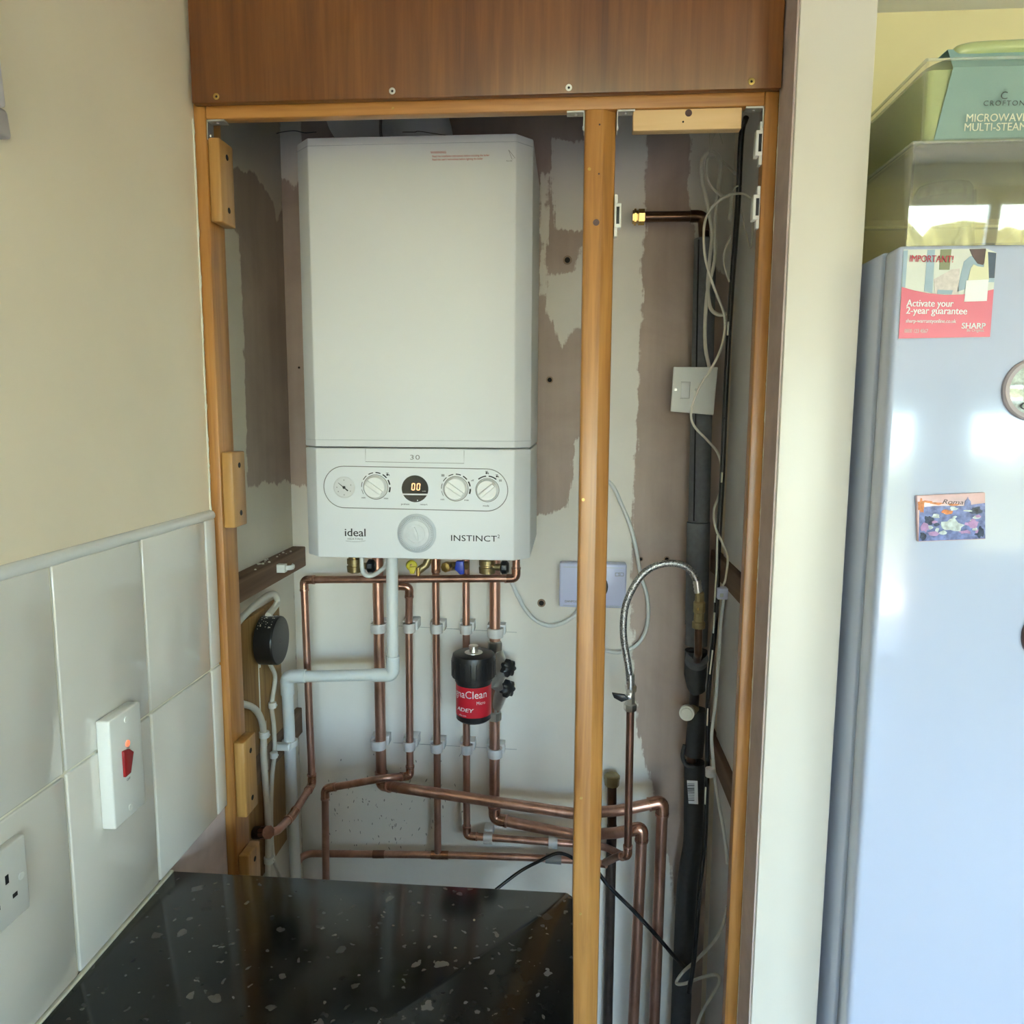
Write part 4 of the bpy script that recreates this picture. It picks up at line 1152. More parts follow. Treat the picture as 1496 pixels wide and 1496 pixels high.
s5 = tube('foam_sleeve', spline(P((1020, 1036, YI), (1017, 1065, YI), (1013.5, 1103, YI)), 5), 0.0185, 'foam_dark', foam, 22)
tube('bare_pipe', P((1010, 1095, YI), (1010, 1122, YI)), 0.0098, 'copper_brown', foam, 14)
tube('foam_lip', spline(P((1000, 1088, YI - 0.01), (997, 1105, YI - 0.012), (1003, 1118, YI - 0.015), (1014, 1120, YI - 0.018)), 4), 0.004, 'foam_dark', foam, 8)
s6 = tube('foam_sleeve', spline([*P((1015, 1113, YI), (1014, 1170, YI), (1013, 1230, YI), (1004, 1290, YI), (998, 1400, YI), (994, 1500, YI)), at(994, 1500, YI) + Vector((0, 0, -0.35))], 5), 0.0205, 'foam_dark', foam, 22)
bl = [at(1003.5, 1140, YI - 0.0208), at(1019, 1141, YI - 0.0208), at(1020, 1175, YI - 0.0208), at(1006, 1174, YI - 0.0208)]
lb = sheet('barcode_label', bl, 'label_white', foam)
for i in range(11):
    y = 1145 + i * 2.4; w = random.choice((0.0005, 0.0009, 0.0013))
    a, b = at(1004.5, y, YI - 0.0213), at(1014.5, y + 0.4, YI - 0.0213)
    hexa('bar', [a + Vector((0, 0, w)), b + Vector((0, 0, w)), b - Vector((0, 0, w)), a - Vector((0, 0, w))], (0, -1, 0), 0.0002, 'ink', lb)

# ---- cables on the right
def cable(name, label, pts, r, mat, cat='cable', n=8):
    return tag(tube(name, spline(pts, 6), r, mat, None, n), label, cat)
YC = -0.245
aer = cable('aerial_cable', 'black cable with white paint flecks hanging down beside the foam pipe', P((1090, 172, -0.30), (1083, 200, -0.27), (1078, 300, YC), (1069, 420, YC), (1061, 560, YC), (1055, 700, YC), (1050, 790, YC), (1046, 900, YC), (1035, 1010, YC + 0.02), (1033, 1120, YC + 0.02), (1030, 1220, YC + 0.02), (1022, 1300, YC + 0.02), (1014, 1400, YC + 0.02), (1006, 1450, YC + 0.02)), 0.0046, 'cable_b')
for pts_ in (((1049, 782), (1048, 830), (1045, 880)), ((1045, 895), (1043, 925)), ((1042, 950), (1038, 985)), ((1035, 1035), (1034, 1060)), ((1032, 1150), (1031, 1175)), ((1065, 470), (1064, 490)), ((1056, 690), (1055, 705))):
    tube('paint_streak', [at(x - 1, y, YC - 0.0045 + (0.02 if y > 990 else 0)) for x, y in pts_], 0.0014, 'paint_drip', aer, 6)
YK = -0.105
cable('white_cable_loop', 'thick looped white cable hung from a string near the top corner', P((1038, 545, YK), (1030, 500, YK), (1033, 430, YK), (1044, 380, YK), (1044, 330, YK), (1049, 280, YK), (1053, 240, YK), (1046, 224, YK), (1034, 222, YK), (1026, 235, YK), (1026, 262, YK), (1034, 300, YK), (1040, 340, YK), (1037, 380, YK), (1034, 420, YK), (1038, 450, YK), (1050, 460, YK), (1061, 458, YK)), 0.0035, 'cable')
cable('white_cable_loop', 'slim white cable crossing behind the thick looped cable', P((1075, 255, YK + 0.02), (1056, 236, YK + 0.01), (1040, 230, YK), (1033, 235, YK), (1034, 262, YK - 0.01), (1047, 280, YK - 0.01), (1060, 287, YK - 0.01), (1072, 280, YK - 0.02)), 0.0028, 'cable')
cable('thin_white_cable', 'thin white cable curving down past the light switch to the connector block', P((1098, 290, YC - 0.012), (1085, 283, YC - 0.014), (1065, 285, YC - 0.012), (1045, 298, YC - 0.01), (1031, 320, YC - 0.01), (1028, 350, YC - 0.01), (1032, 385, YC - 0.01), (1045, 425, YC - 0.01), (1057, 455, YC - 0.01), (1059, 480, YC - 0.01), (1053, 510, YC - 0.01), (1038, 540, YC - 0.01), (1022, 565, YC - 0.01), (1010, 600, YC - 0.01), (1014, 622, YC - 0.01), (1035, 645, YC + 0.004), (1050, 665, YC + 0.015), (1056, 700, YC + 0.016), (1050, 725, YC + 0.014), (1043, 745, YC), (1045, 770, YC - 0.01), (1056, 795, YC - 0.01), (1063, 815, YC - 0.01), (1060, 845, YC - 0.01), (1056, 856, YC - 0.01)), 0.0021, 'cable')
cable('thin_white_cable', 'thin white wire drooping from the lower magnetic catch', P((1100, 320, YC), (1099, 345, YC), (1096, 362, YC), (1090, 340, YC), (1083, 310, YC), (1078, 292, YC)), 0.0015, 'cable')
cable('thin_white_cable', 'thin white wire bowing out left of the black cable', P((1068, 345, YC), (1060, 362, YC), (1057, 380, YC), (1062, 400, YC), (1066, 412, YC)), 0.0016, 'cable')
cable('hanging_string', 'twisted pale string ends tied to the black cable', P((1084, 272, YC - 0.006), (1075, 273, YC - 0.008), (1068, 285, YC - 0.008), (1066, 310, YC - 0.008), (1064, 320, YC - 0.008), (1069, 318, YC - 0.008), (1069, 295, YC - 0.008), (1072, 280, YC - 0.008)), 0.0012, 'cable', 'string')
cable('hanging_string', 'pale string holding the cable loop beneath the pine offcut', P((1036, 190, -0.10), (1037, 205, -0.10), (1037, 224, -0.112), (1041, 205, -0.105), (1048, 191, -0.10), (1053, 200, -0.10), (1056, 210, -0.10)), 0.0011, 'cable', 'string')
cn = thing('connector_block', 'small grey-white cable connector beside the black cable', 'connector', at(1058, 873, YC - 0.01))
box('housing', (at(1048, 860, YC - 0.01).x, at(1063, 860, YC - 0.01).x), (YC - 0.016, YC + 0.004), (at(1055, 873, YC).z, at(1055, 857, YC).z), M['lilac'], cn, 0.001)
box('latch', (at(1051, 860, YC - 0.01).x, at(1056, 860, YC - 0.01).x), (YC - 0.018, YC - 0.014), (at(1055, 869, YC).z, at(1055, 864, YC).z), M['timer'], cn, 0.0003)
cable('white_flat_cable', 'white flat cable running down from the connector block', P((1058, 873, YC), (1053, 910, YC), (1050, 960, YC), (1046, 1020, YC), (1040, 1070, YC), (1041, 1100, YC), (1046, 1150, YC), (1056, 1205, -0.30), (1061, 1240, -0.35), (1063, 1262, -0.36)), 0.0030, 'cable_w')
cable('loose_white_cable', 'loose white cable looping out low down in front of the foam pipe', P((1063, 1325, -0.28), (1050, 1365, -0.27), (1020, 1400, -0.2), (998, 1420, -0.14), (988, 1436, -0.14), (1000, 1437, -0.16), (1025, 1428, -0.22), (1045, 1424, -0.27), (1051, 1432, -0.28), (1043, 1450, -0.26), (1025, 1480, -0.22), (1012, 1520, -0.18)), 0.0030, 'cable')
cable('thick_black_cable', 'black cable slanting from the timber post down to the foam pipe', P((872, 1272, -0.146), (890, 1295, -0.148), (925, 1330, -0.148), (960, 1368, -0.145), (985, 1397, -0.128), (1000, 1412, -0.112)), 0.0042, 'cable_b')
cable('thick_black_cable', 'short black cable slanting up behind the worktop to the low copper pipe', P((724, 1300, -0.08), (760, 1273, -0.06), (790, 1257, -0.055), (812, 1247, -0.052), (828, 1249, -0.055), (843, 1258, -0.06)), 0.0036, 'cable_b')
cable('receiver_cable', 'white cable sagging from the boiler to the receiver box', [Vector((at(739, 820, -0.055).x, -0.055, zb + 0.004))] + P((743, 838, -0.055), (750, 856, -0.045), (757, 872, -0.03), (775, 900, -0.012), (800, 914, -0.010), (825, 909, -0.010), (842, 896, -0.010), (848, 886, -0.012)), 0.0042, 'cable_w')
cable('receiver_cable', 'white cable curling behind the braided hose to the timber post', P((880, 700, -0.012), (893, 707, -0.010), (905, 730, -0.010), (922, 772, -0.010), (931, 812, -0.010), (936, 840, -0.010), (945, 870, -0.010), (947, 900, -0.010), (942, 925, -0.010), (928, 944, -0.010), (905, 953, -0.010), (885, 951, -0.010)), 0.0040, 'cable_w')
tag(tube('cable_clip', P((1037, 1122, YC), (1037, 1134, YC)), 0.008, 'clip', None, 8), 'milky cable clip low on the black cable', 'cable clip')
# grey-brown battens on the inside right wall
for (x, y0, y1, l) in ((1050, 806, 905, 'upper worn batten on the right inside wall'), (1050, 1062, 1180, 'lower worn batten on the right inside wall')):
    z1 = at(1048, y0, -0.03).z; z0 = z1 - 0.045
    tag(box('wall_batten', (0.289, 0.3045), (-0.30, -0.004), (z0, z1), 'old_wood', None, 0.002), l, 'timber')

# ================================================================== things on the cupboard's left inside wall
XB = -0.562
def lb_(x, y, X=XB): return atx(x, y, X)
ub = thing('wall_batten', 'dusty dark upper batten on the left inside wall', 'timber', (-0.574, -0.14, 1.17))
zu1, zu0 = at(432, 801, -0.03).z, at(432, 830, -0.03).z
box('timber', (XAL + 0.0005, XB + 0.004), (-0.36, -0.004), (zu0, zu1), 'old_wood', ub, 0.002)
for i in range(16):
    p = Vector((random.uniform(XAL + 0.006, XB), random.uniform(-0.26, -0.06), zu1))
    s = random.uniform(0.001, 0.003)
    lathe('plaster_crumb', p, (0, 0, 1), [(0, s), (s * 0.8, s * 0.7)], 'paint_drip', ub, 6)
zl1_, zl0_ = at(443, 1038, -0.03).z, at(443, 1075, -0.03).z
tag(box('wall_batten', (XAL + 0.0005, -0.5735), (-0.36, -0.012), (zl0_, zl1_), 'old_wood', None, 0.002), 'lower brown batten behind the white waste pipe', 'timber')
def saddle(X, x, y, label, w=0.012, h=0.010):
    c = atx(x, y, X)
    t = thing('saddle_clip', label, 'pipe clip', c - Vector((0, 0, h)))
    ring = []
    vs, fs = [], []
    v, f = tube_vf([c + Vector((w * math.cos(a), -w * math.sin(a) , 0)) for a in [D(i * 20 - 60) for i in range(16)]], 0.0022, 6)
    vs = [Vector((p.x, p.y, c.z + (p.z - c.z) * 2.2)) for p in v]
    mk('ring', vs, f, 'plastic', t, True)
    box('foot', (c.x - 0.016, c.x + 0.002), (c.y - 0.02, c.y - 0.006), (c.z - h * 0.8, c.z + h * 0.8), 'plastic', t, 0.001)
    return t
saddle(XB + 0.018, 420, 828, 'empty white saddle clip on the dusty upper batten')
_t = (at(424, 1084, -0.14).z - wpts[2].z) / (wpts[3].z - wpts[2].z)
cl = wpts[2] + (wpts[3] - wpts[2]) * _t
ws = thing('saddle_clip', 'white saddle clip gripping the waste pipe', 'pipe clip', cl - Vector((0, 0, 0.01)))
lathe('ring', (cl.x, cl.y, cl.z - 0.006), (0, 0, 1), [(0, 0.0135), (0.0005, 0.0155), (0.0115, 0.0155), (0.012, 0.0135)], 'plastic', ws, 20)
box('foot', (cl.x - 0.022, cl.x + 0.008), (cl.y - 0.025, cl.y - 0.011), (cl.z - 0.0065, cl.z + 0.0065), 'plastic', ws, 0.001)
# mounting board with junction box
bd = thing('mounting_board', 'rough wooden backing board behind the black junction box', 'board', (XAL + 0.006, -0.22, 0.75))
yb0, yb1 = atx(362, 1000, XAL + 0.012).y, atx(412, 1000, XAL + 0.012).y
zb1 = atx(380, 893, XAL + 0.012).z
box('board', (XAL + 0.0005, XAL + 0.012), (yb0 - 0.1, yb1), (0.62, zb1), 'board', bd, 0.0015)
for y_, z_0, z_1 in ((0.30, .15, .55), (0.34, .1, .3), (0.45, .62, .9)):
    yy = yb0 + (yb1 - yb0) * y_
    tube('paint_drip', [(XAL + 0.0122, yy, zb1 - 0.35 * z_1), (XAL + 0.0122, yy + 0.001, zb1 - 0.35 * z_0)], [0.002, 0.0008], 'paint_drip', bd, 6)
jb = thing('junction_box', 'round black junction box splashed with cream paint', 'junction box', lb_(400, 970, -0.55))
jc = atx(410, 935.5, -0.533)
lathe('case', jc + Vector((-0.034, 0, 0)), (1, 0, 0), [(0, 0.0455), (0.030, 0.0455), (0.0325, 0.045), (0.034, 0.0435)], 'black_shiny', jb, 48)
lathe('lid_screw', jc, (1, 0, 0), [(-0.001, 0.005), (0.001, 0.0045)], 'black', jb, 16)
for i in range(34):
    a = random.gauss(D(72), 0.38); rr = 0.0456
    p = jc + Vector((random.uniform(-0.036, -0.008), -rr * math.cos(a) * -1 * -1, rr * math.sin(a)))
    s = random.uniform(0.0006, 0.0018)
    nrm = Vector((0, -math.cos(a), math.sin(a)))
    p = jc + Vector((random.uniform(-0.031, -0.006), 0, 0)) + nrm * rr
    lathe('paint_fleck', p, nrm, [(-0.0004, s), (0.0003, s * 0.8)], 'paint_drip', jb, 7)
cable('supply_cable', 'thick white cable arching over into the top of the black junction box', PX(-0.556, (318, 955), (335, 925), (358, 898), (385, 874), (400, 868), (405, 880)) + [jc + Vector((-0.022, 0.0, 0.047))], 0.0062, 'cable', n=10)
cable('supply_cable', 'white cable dropping from beneath the black junction box', [jc + Vector((-0.022, 0.0, -0.046))] + PX(-0.566, (402, 990), (397, 1030), (400, 1060), (401, 1100), (397, 1140), (396, 1200), (399, 1250), (410, 1285)), 0.0042, 'cable', n=10)
cable('supply_cable', 'thick white cable curving out from behind the left post', PX(-0.565, (335, 1026), (352, 1028), (370, 1034), (381, 1050), (385, 1075), (385, 1105), (389, 1160), (392, 1220), (392, 1285)), 0.0062, 'cable', n=10)
for x, y, r, l in ((398, 1030, 0.006, 'white cable clip just below the junction box'), (400, 1103, 0.006, 'white cable clip beside the lower brown batten'), (386, 1073, 0.008, 'white cable clip on the thick curving cable'), (393, 1256, 0.008, 'white double cable clip just above the worktop')):
    c = atx(x, y, -0.564)
    t = thing('cable_clip', l, 'cable clip', c - Vector((0, 0, 0.006)))
    lathe('band', c - Vector((0, 0, 0.006)), (0, 0, 1), [(0, r), (0.0006, r + 0.0015), (0.0114, r + 0.0015), (0.012, r)], 'plastic', t, 14)
    lathe('nail', c + Vector((r + 0.0015, 0.0, 0)), (1, 0, 0), [(-0.002, 0.0022), (0.0015, 0.002)], 'plastic', t, 10)
# loose dark wire at the top
cable('loose_wire', 'thin dark wire trailing from the wall crack to the boiler top', P((404, 195, -0.02), (412, 193, -0.03), (430, 191, -0.08), (445, 194, -0.12), (462, 193, -0.16)), 0.0008, 'wire', 'wire', 5)
cable('loose_wire', 'thin dark cord curved over the boiler top beside the flue', P((588, 193, -0.22), (606, 193, -0.22), (609, 192, -0.22), (617, 192.5, -0.22), (640, 196, -0.22), (655, 198, -0.22)), 0.0006, 'wire', 'wire', 5)

# ================================================================== worktop and base unit
wt = tag(prism('worktop', [(XL + 0.001, -0.668), (0.004, -0.671), (0.0115, -0.679), (0.0115, -1.32), (XL + 0.001, -1.32)], 0.862, 0.900, 'worktop', None, 0.0025), 'black speckled laminate worktop in front of the cupboard', 'worktop')
sl = box('sealant', (XL + 0.005, XL + 0.0105), (-1.32, -0.67), (0.899, 0.9025), M['grout'], wt, 0.001)
bu = thing('base_cabinet', 'white base cabinet under the black worktop', 'cabinet', (-0.26, -1.0, 0))
box('carcass', (XL + 0.002, 0.008), (-1.28, -0.69), (0.10, 0.8615), 'cabinet', bu)
box('plinth', (XL + 0.002, 0.008), (-1.23, -0.70), (0, 0.0995), 'cabinet', bu)
box('door', (XL + 0.004, 0.006), (-1.30, -1.2805), (0.11, 0.855), 'cabinet', bu, 0.002)

# ---- cooker switch and socket on the tiles
def plate_on_left(name, label, cat, y0, y1, z0, z1, th):
    t = thing(name, label, cat, (TX, (y0 + y1) / 2, z0))
    box('plate', (TX + 0.0016, TX + 0.0015 + th), (y0, y1), (z0, z1), 'plastic', t, 0.0018)
    return t, TX + 0.0015 + th
TS = 0.016
XSW = TX + 0.0015 + TS
sw_a, sw_b, sw_c, sw_d = atx(160, 1054, XSW), atx(205, 1024, XSW), atx(168, 1212, XSW), atx(213, 1174, XSW)
sy0, sy1 = (sw_a.y + sw_c.y) / 2, (sw_b.y + sw_d.y) / 2
sz0, sz1 = (sw_c.z + sw_d.z) / 2, (sw_a.z + sw_b.z) / 2
t, xf = plate_on_left('cooker_switch', 'white cooker switch plate with a red rocker and lit neon', 'switch', sy0, sy1, sz0, sz1, TS)
rk = [atx(x, y, xf + 0.003) for x, y in ((181.5, 1098), (190, 1094), (196, 1098), (192, 1129), (184, 1136))]
hexa('rocker', rk, (1, 0, 0), 0.0045, 'red_switch', t, 0.0008)
lathe('neon', atx(186, 1086, xf), (1, 0, 0), [(-0.001, 0.004), (0.0012, 0.0035)], 'neon', t, 14)
for x, y in ((184, 1051), (190.5, 1179)):
    lathe('screw', atx(x, y, xf), (1, 0, 0), [(-0.001, 0.0042), (0.0008, 0.0036)], 'plastic', t, 14)
text('lettering', 'ON', atx(187, 1092.5, xf + 0.0003), 0.004, 'grey_line', t, 0, 1, 0, 0, 'CENTER', 'x')
text('lettering', 'OFF', atx(188, 1138, xf + 0.0003), 0.004, 'grey_line', t, 0, 1, 0, 0, 'CENTER', 'x')
TSo = 0.009
XSo = TX + 0.0015 + TSo
so_a, so_b = atx(37, 1217, XSo), atx(44, 1325, XSo)
oz1, oz0 = so_a.z, so_b.z
oy1 = (so_a.y + so_b.y) / 2
t, xf = plate_on_left('wall_socket', 'white double wall socket on the tiles near the worktop', 'socket', oy1 - 0.146, oy1, oz0, oz1, TSo)
def slot(y, z, w, h, nm='pin_slot'):
    box(nm, (xf - 0.003, xf + 0.0003), (y - w / 2, y + w / 2), (z - h / 2, z + h / 2), 'hole', t)
pe = atx(9, 1285, xf); 
s_up = atx(10, 1285, xf)
slot(s_up.y, s_up.z, 0.0042, 0.0085)
pn = atx(22, 1307, xf); slot(pn.y, pn.z, 0.006, 0.004)
slot(pn.y - 0.022, pn.z, 0.006, 0.004)
p = atx(31, 1279, xf)
lathe('screw', p, (1, 0, 0), [(-0.001, 0.0042), (0.0006, 0.0036)], 'plastic', t, 14)
lathe('screw', p - Vector((0, 0.12, 0)), (1, 0, 0), [(-0.001, 0.0042), (0.0006, 0.0036)], 'plastic', t, 14)
# white board end at the left edge of the picture
XW = XL + 0.014
wa, wb, wc_ = atx(-2, 70, XW), atx(12, 160, XW), atx(20, 206, XW)
ho = thing('wall_box', 'white rounded plastic box hung high on the cream wall', 'wall box', (XL, wc_.y - 0.06, wc_.z))
bk = Vector((0, -0.16, 0)); up = Vector((0, -0.022, 0.12))
hexa('housing', [wb, wa, wa + up, wa + up + bk, wb + bk], (1, 0, 0), 0.0135, plain('pinkish_white_plastic', (0.80, 0.74, 0.76), 0.4, var=0.01), ho, 0.004)
hexa('lower_lip', [wc_, wb + Vector((0, 0.0005, -0.0005)), wb + bk, wc_ + bk], (1, 0, 0), 0.0135, plain('grey_lip_plastic', (0.50, 0.45, 0.44), 0.4, var=0.02), ho, 0.004)

# ================================================================== fridge freezer and what is on it
FX0, FX1, FYF = 0.366, 0.91, -0.65
FZ = 1.692
fr = thing('fridge', 'tall glossy white fridge freezer beside the wall pier', 'fridge', ((FX0 + FX1) / 2, -0.33, 0))
gapY = atx(1277, 600, FX0).y
box('cabinet', (FX0, FX1), (gapY + 0.004, -0.04), (0.03, FZ), 'fridge', fr, 0.004)
box('door_seal', (FX0 + 0.008, FX1 - 0.008), (gapY - 0.002, gapY + 0.006), (0.05, FZ - 0.01), 'fridge_gap', fr)
box('door', (FX0, FX1), (FYF, gapY), (0.672, FZ - 0.001), 'fridge', fr, 0.007, 4)
box('door', (FX0, FX1), (FYF, gapY), (0.06, 0.655), 'fridge', fr, 0.007, 4)
box('grip_recess', (FX0 + 0.01, FX1 - 0.01), (FYF + 0.012, gapY), (0.654, 0.673), 'fridge_gap', fr)
for xx in (FX0 + 0.05, FX1 - 0.05):
    for yy in (-0.55, -0.1):
        lathe('foot', (xx, yy, 0), (0, 0, 1), [(0, 0.02), (0.005, 0.02), (0.006, 0.012), (0.035, 0.012)], 'black', fr, 12)
# leaflet
YL = FYF - 0.0006
lf_ = thing('guarantee_leaflet', 'pink and photo guarantee leaflet stuck on the fridge door', 'leaflet', at(1380, 495, YL))
def lf(cx_, cy_, o=0.0): return at(1310 + cx_ * 150 / 1496, 360 + cy_ * 140 / 1396, YL - o)
sheet('sheet', [lf(100, 45), lf(1300, 30), lf(1455, 90), lf(1360, 1320), lf(25, 1345)], 'paper', lf_)
O1, O2, O3 = 0.0004, 0.0008, 0.0012
sheet('print', [lf(100, 60, O1), lf(165, 55, O1), lf(125, 600, O1), lf(75, 590, O1)], 'print_blue', lf_)
sheet('print', [lf(450, 50, O1), lf(560, 45, O1), lf(520, 680, O1), lf(400, 650, O1)], 'print_blue', lf_)
sheet('print', [lf(640, 45, O1), lf(800, 40, O1), lf(770, 340, O1), lf(620, 340, O1)], 'print_green', lf_)
sheet('print', [lf(800, 335, O1), lf(920, 320, O1), lf(900, 690, O1), lf(560, 690, O1), lf(540, 480, O1)], 'print_skin', lf_)
sheet('print', [lf(600, 630, O2), lf(820, 640, O2), lf(800, 700, O2), lf(590, 690, O2)], 'print_blue', lf_)
sheet('print', [lf(1060, 150, O1), lf(1140, 120, O1), lf(1340, 80, O1), lf(1452, 95, O1), lf(1420, 520, O1), lf(1330, 520, O1), lf(880, 660, O1), lf(930, 420, O1), lf(980, 220, O1)], 'print_blue', lf_)
sheet('print', [lf(1330, 80, O2), lf(1452, 95, O2), lf(1425, 460, O2), lf(1340, 460, O2)], 'print_navy', lf_)
sheet('print', [lf(1060, 40, O2), lf(1300, 32, O2), lf(1310, 180, O2), lf(1260, 270, O2), lf(1180, 250, O2), lf(1110, 150, O2)], 'print_brown', lf_)
sheet('print', [lf(1120, 260, O3), lf(1180, 290, O3), lf(1270, 300, O3), lf(1300, 60, O3), lf(1330, 80, O3), lf(1345, 500, O3), lf(1040, 500, O3), lf(1080, 320, O3)], 'print_cream', lf_)
crv = [(75, 590), (250, 640), (450, 680), (700, 705), (950, 700), (1200, 670), (1415, 625)]
sheet('print', [lf(x, y, O3) for x, y in crv] + [lf(1360, 1318, O3), lf(27, 1343, O3)], 'pink', lf_)
O4 = 0.0016
sheet('print', [lf(1015, 495, O4), lf(1340, 480, O4), lf(1315, 795, O4), lf(985, 805, O4)], 'label_white', lf_)
ro = D(-0.5)
text('lettering', 'IMPORTANT!', lf(185, 180, O4), 0.0105, 'print_red', lf_, D(1.5), 0.78, 0.012)
text('lettering', 'Activate your', lf(145, 830, O4), 0.0112, 'label_white', lf_, D(0.8), 0.83, 0.02)
text('lettering', '2-year guarantee', lf(135, 935, O4), 0.0112, 'label_white', lf_, D(1.0), 0.88, 0.02)
text('lettering', 'sharp-warrantyonline.co.uk', lf(132, 1085, O4), 0.0060, 'label_white', lf_, D(0.8), 0.83, 0.012)
text('lettering', '0800 123 4567', lf(112, 1232, O4), 0.0062, 'print_skin', lf_, D(0.8), 0.69, 0.0)
text('lettering', 'SHARP', lf(945, 1160, O4), 0.0092, 'label_white', lf_, D(0.8), 0.95, 0.03)
text('lettering', 'Be Original.', lf(1020, 1222, O4), 0.0045, 'print_skin', lf_, D(0.8), 0.9, 0.0)
# picture magnet
pm = thing('picture_magnet', 'rectangular souvenir magnet with a sunset terrace picture on the fridge', 'magnet', at(1390, 790, YL))
YM = FYF - 0.006
def pmq(cx_, cy_, o=0.0): return at(1296 + cx_ * 200 / 1151, 700 + cy_ * 260 / 1496, YM - o)
hexa('tile', [pmq(250, 140), pmq(826, 112), pmq(828, 505), pmq(262, 527)], (0, -1, 0), 0.0055, 'sky_pink', pm, 0.0008)
hexa('picture', [pmq(272, 238, .0004), pmq(400, 225, .0004), pmq(640, 225, .0004), pmq(824, 200, .0004), pmq(826, 500, .0004), pmq(266, 522, .0004)], (0, -1, 0), 0.0003, 'pic_blue', pm)
def blob(cx_, cy_, rx, ry, mat, o=0.0008, n=14):
    rr_ = [random.uniform(0.6, 1.15) for i in range(n)]
    hexa('picture_patch', [pmq(cx_ + rx * rr_[i] * math.cos(2 * PI * i / n), cy_ + ry * rr_[i] * math.sin(2 * PI * i / n), o) for i in range(n)], (0, -1, 0), 0.0003, mat, pm)
for _i in range(26):
    blob(random.uniform(300, 800), random.uniform(245, 490), random.uniform(12, 40), random.uniform(8, 22), random.choice(('pic_light', 'pic_dark', 'pic_blue', 'pic_purple', 'pic_light')), .0006 + _i * 0.00001, 9)
for _x, _y in ((330, 190), (420, 205), (560, 215)): blob(_x, _y, 60, 12, 'pic_orange', .0005)
blob(545, 385, 100, 60, 'pic_light'); blob(510, 278, 58, 22, 'pic_orange', .0011); blob(288, 225, 28, 70, 'pic_orange')
blob(350, 345, 45, 42, 'pic_dark'); blob(745, 265, 52, 40, 'pic_dark'); blob(785, 440, 30, 55, 'pic_dark'); blob(300, 480, 32, 40, 'pic_dark')
blob(318, 405, 44, 42, 'pic_purple', .0012); blob(395, 460, 55, 20, 'pic_purple', .0012); blob(725, 380, 48, 45, 'pic_purple', .0012); blob(660, 445, 62, 17, 'pic_purple', .0012)
hexa('picture_patch', [pmq(650, 222, .0012), pmq(655, 185, .0012), pmq(675, 165, .0012), pmq(680, 148, .0012), pmq(685, 165, .0012), pmq(702, 185, .0012), pmq(708, 222, .0012)], (0, -1, 0), 0.0003, 'pic_blue', pm)
text('lettering', 'Roma', pmq(460, 190, .0008), 0.0075, M['print_brown'], pm, D(1.5), 1.35, 0, 0.3)
# round magnet at the edge
rm = thing('round_magnet', 'round glass-domed magnet with a grey-pink rim on the fridge', 'magnet', at(1508, 613, YL))
cm = at(1510, 569, FYF)
lathe('rim', cm, (0, -1, 0), [(0.0001, 0.0355), (0.004, 0.0355), (0.006, 0.0335), (0.006, 0.0295)], 'ring', rm, 48)
lathe('dome', cm, (0, -1, 0), [(0.001, 0.0295), (0.006, 0.0292), (0.0085, 0.022), (0.0098, 0.012), (0.0102, 0.0)], 'dome', rm, 40)
text('lettering', 'C', cm + Vector((-0.0150, -0.0098, -0.0185)), 0.012, 'ink', rm, D(20), 1, 0.03, 0.2, 'CENTER')
dm = at(1508, 928, FYF)
bmg = thing('brown_magnet', 'small dark brown oval magnet on the fridge', 'magnet', dm)
vs = lathe('body', dm, (0, -1, 0), [(0.0001, 0.015), (0.004, 0.0155), (0.008, 0.012), (0.009, 0.004)], 'print_brown', bmg, 28)
vs.scale = (0.85, 1, 1.5)

# ---- storage bins on top of the fridge
def bin_(name, label, x0, x1, yf, yb, z0, z1, mat, lean, th=0.0025):
    """open-topped bin with walls leaning outwards"""
    t = thing(name, label, 'storage bin', ((x0 + x1) / 2, (yf + yb) / 2, z0))
    h = z1 - z0; e = h * math.tan(lean)
    b = [(x0, yf, z0), (x1, yf, z0), (x1, yb, z0), (x0, yb, z0)]
    tp = [(x0 - e * .35, yf - e, z1), (x1 + e * .35, yf - e, z1), (x1 + e * .35, yb + e, z1), (x0 - e * .35, yb + e, z1)]
    nrm = [(0, -1, 0), (1, 0, 0), (0, 1, 0), (-1, 0, 0)]
    nms = ('front', 'side', 'back', 'side')
    for i in range(4):
        j = (i + 1) % 4
        k = Vector(nrm[i]) * -0.0001
        hexa(nms[i], [Vector(tp[i]) + k, Vector(tp[j]) + k, Vector(b[j]) + k, Vector(b[i]) + k], nrm[i], th, mat, t)
    box('base', (x0 + th, x1 - th), (yf + th, yb - th), (z0 + 0.0005, z0 + 0.003), mat, t)
    rim = [Vector(p) for p in tp] + [Vector(tp[0])]
    tube('rim', rim, 0.0018, 'glass', t, 8)
    return t
ZB1 = 1.802
bin_('storage_bin', 'smoky clear storage bin holding a tumbler on top of the fridge', 0.380, 0.72, -0.636, -0.24, FZ + 0.0006, ZB1, 'smoke', D(5))
ZB2 = 1.888
bin_('storage_bin', 'clear storage bin stacked above, holding the green steamer', 0.386, 0.72, -0.642, -0.24, ZB1 + 0.0025, ZB2, 'acrylic', D(3))
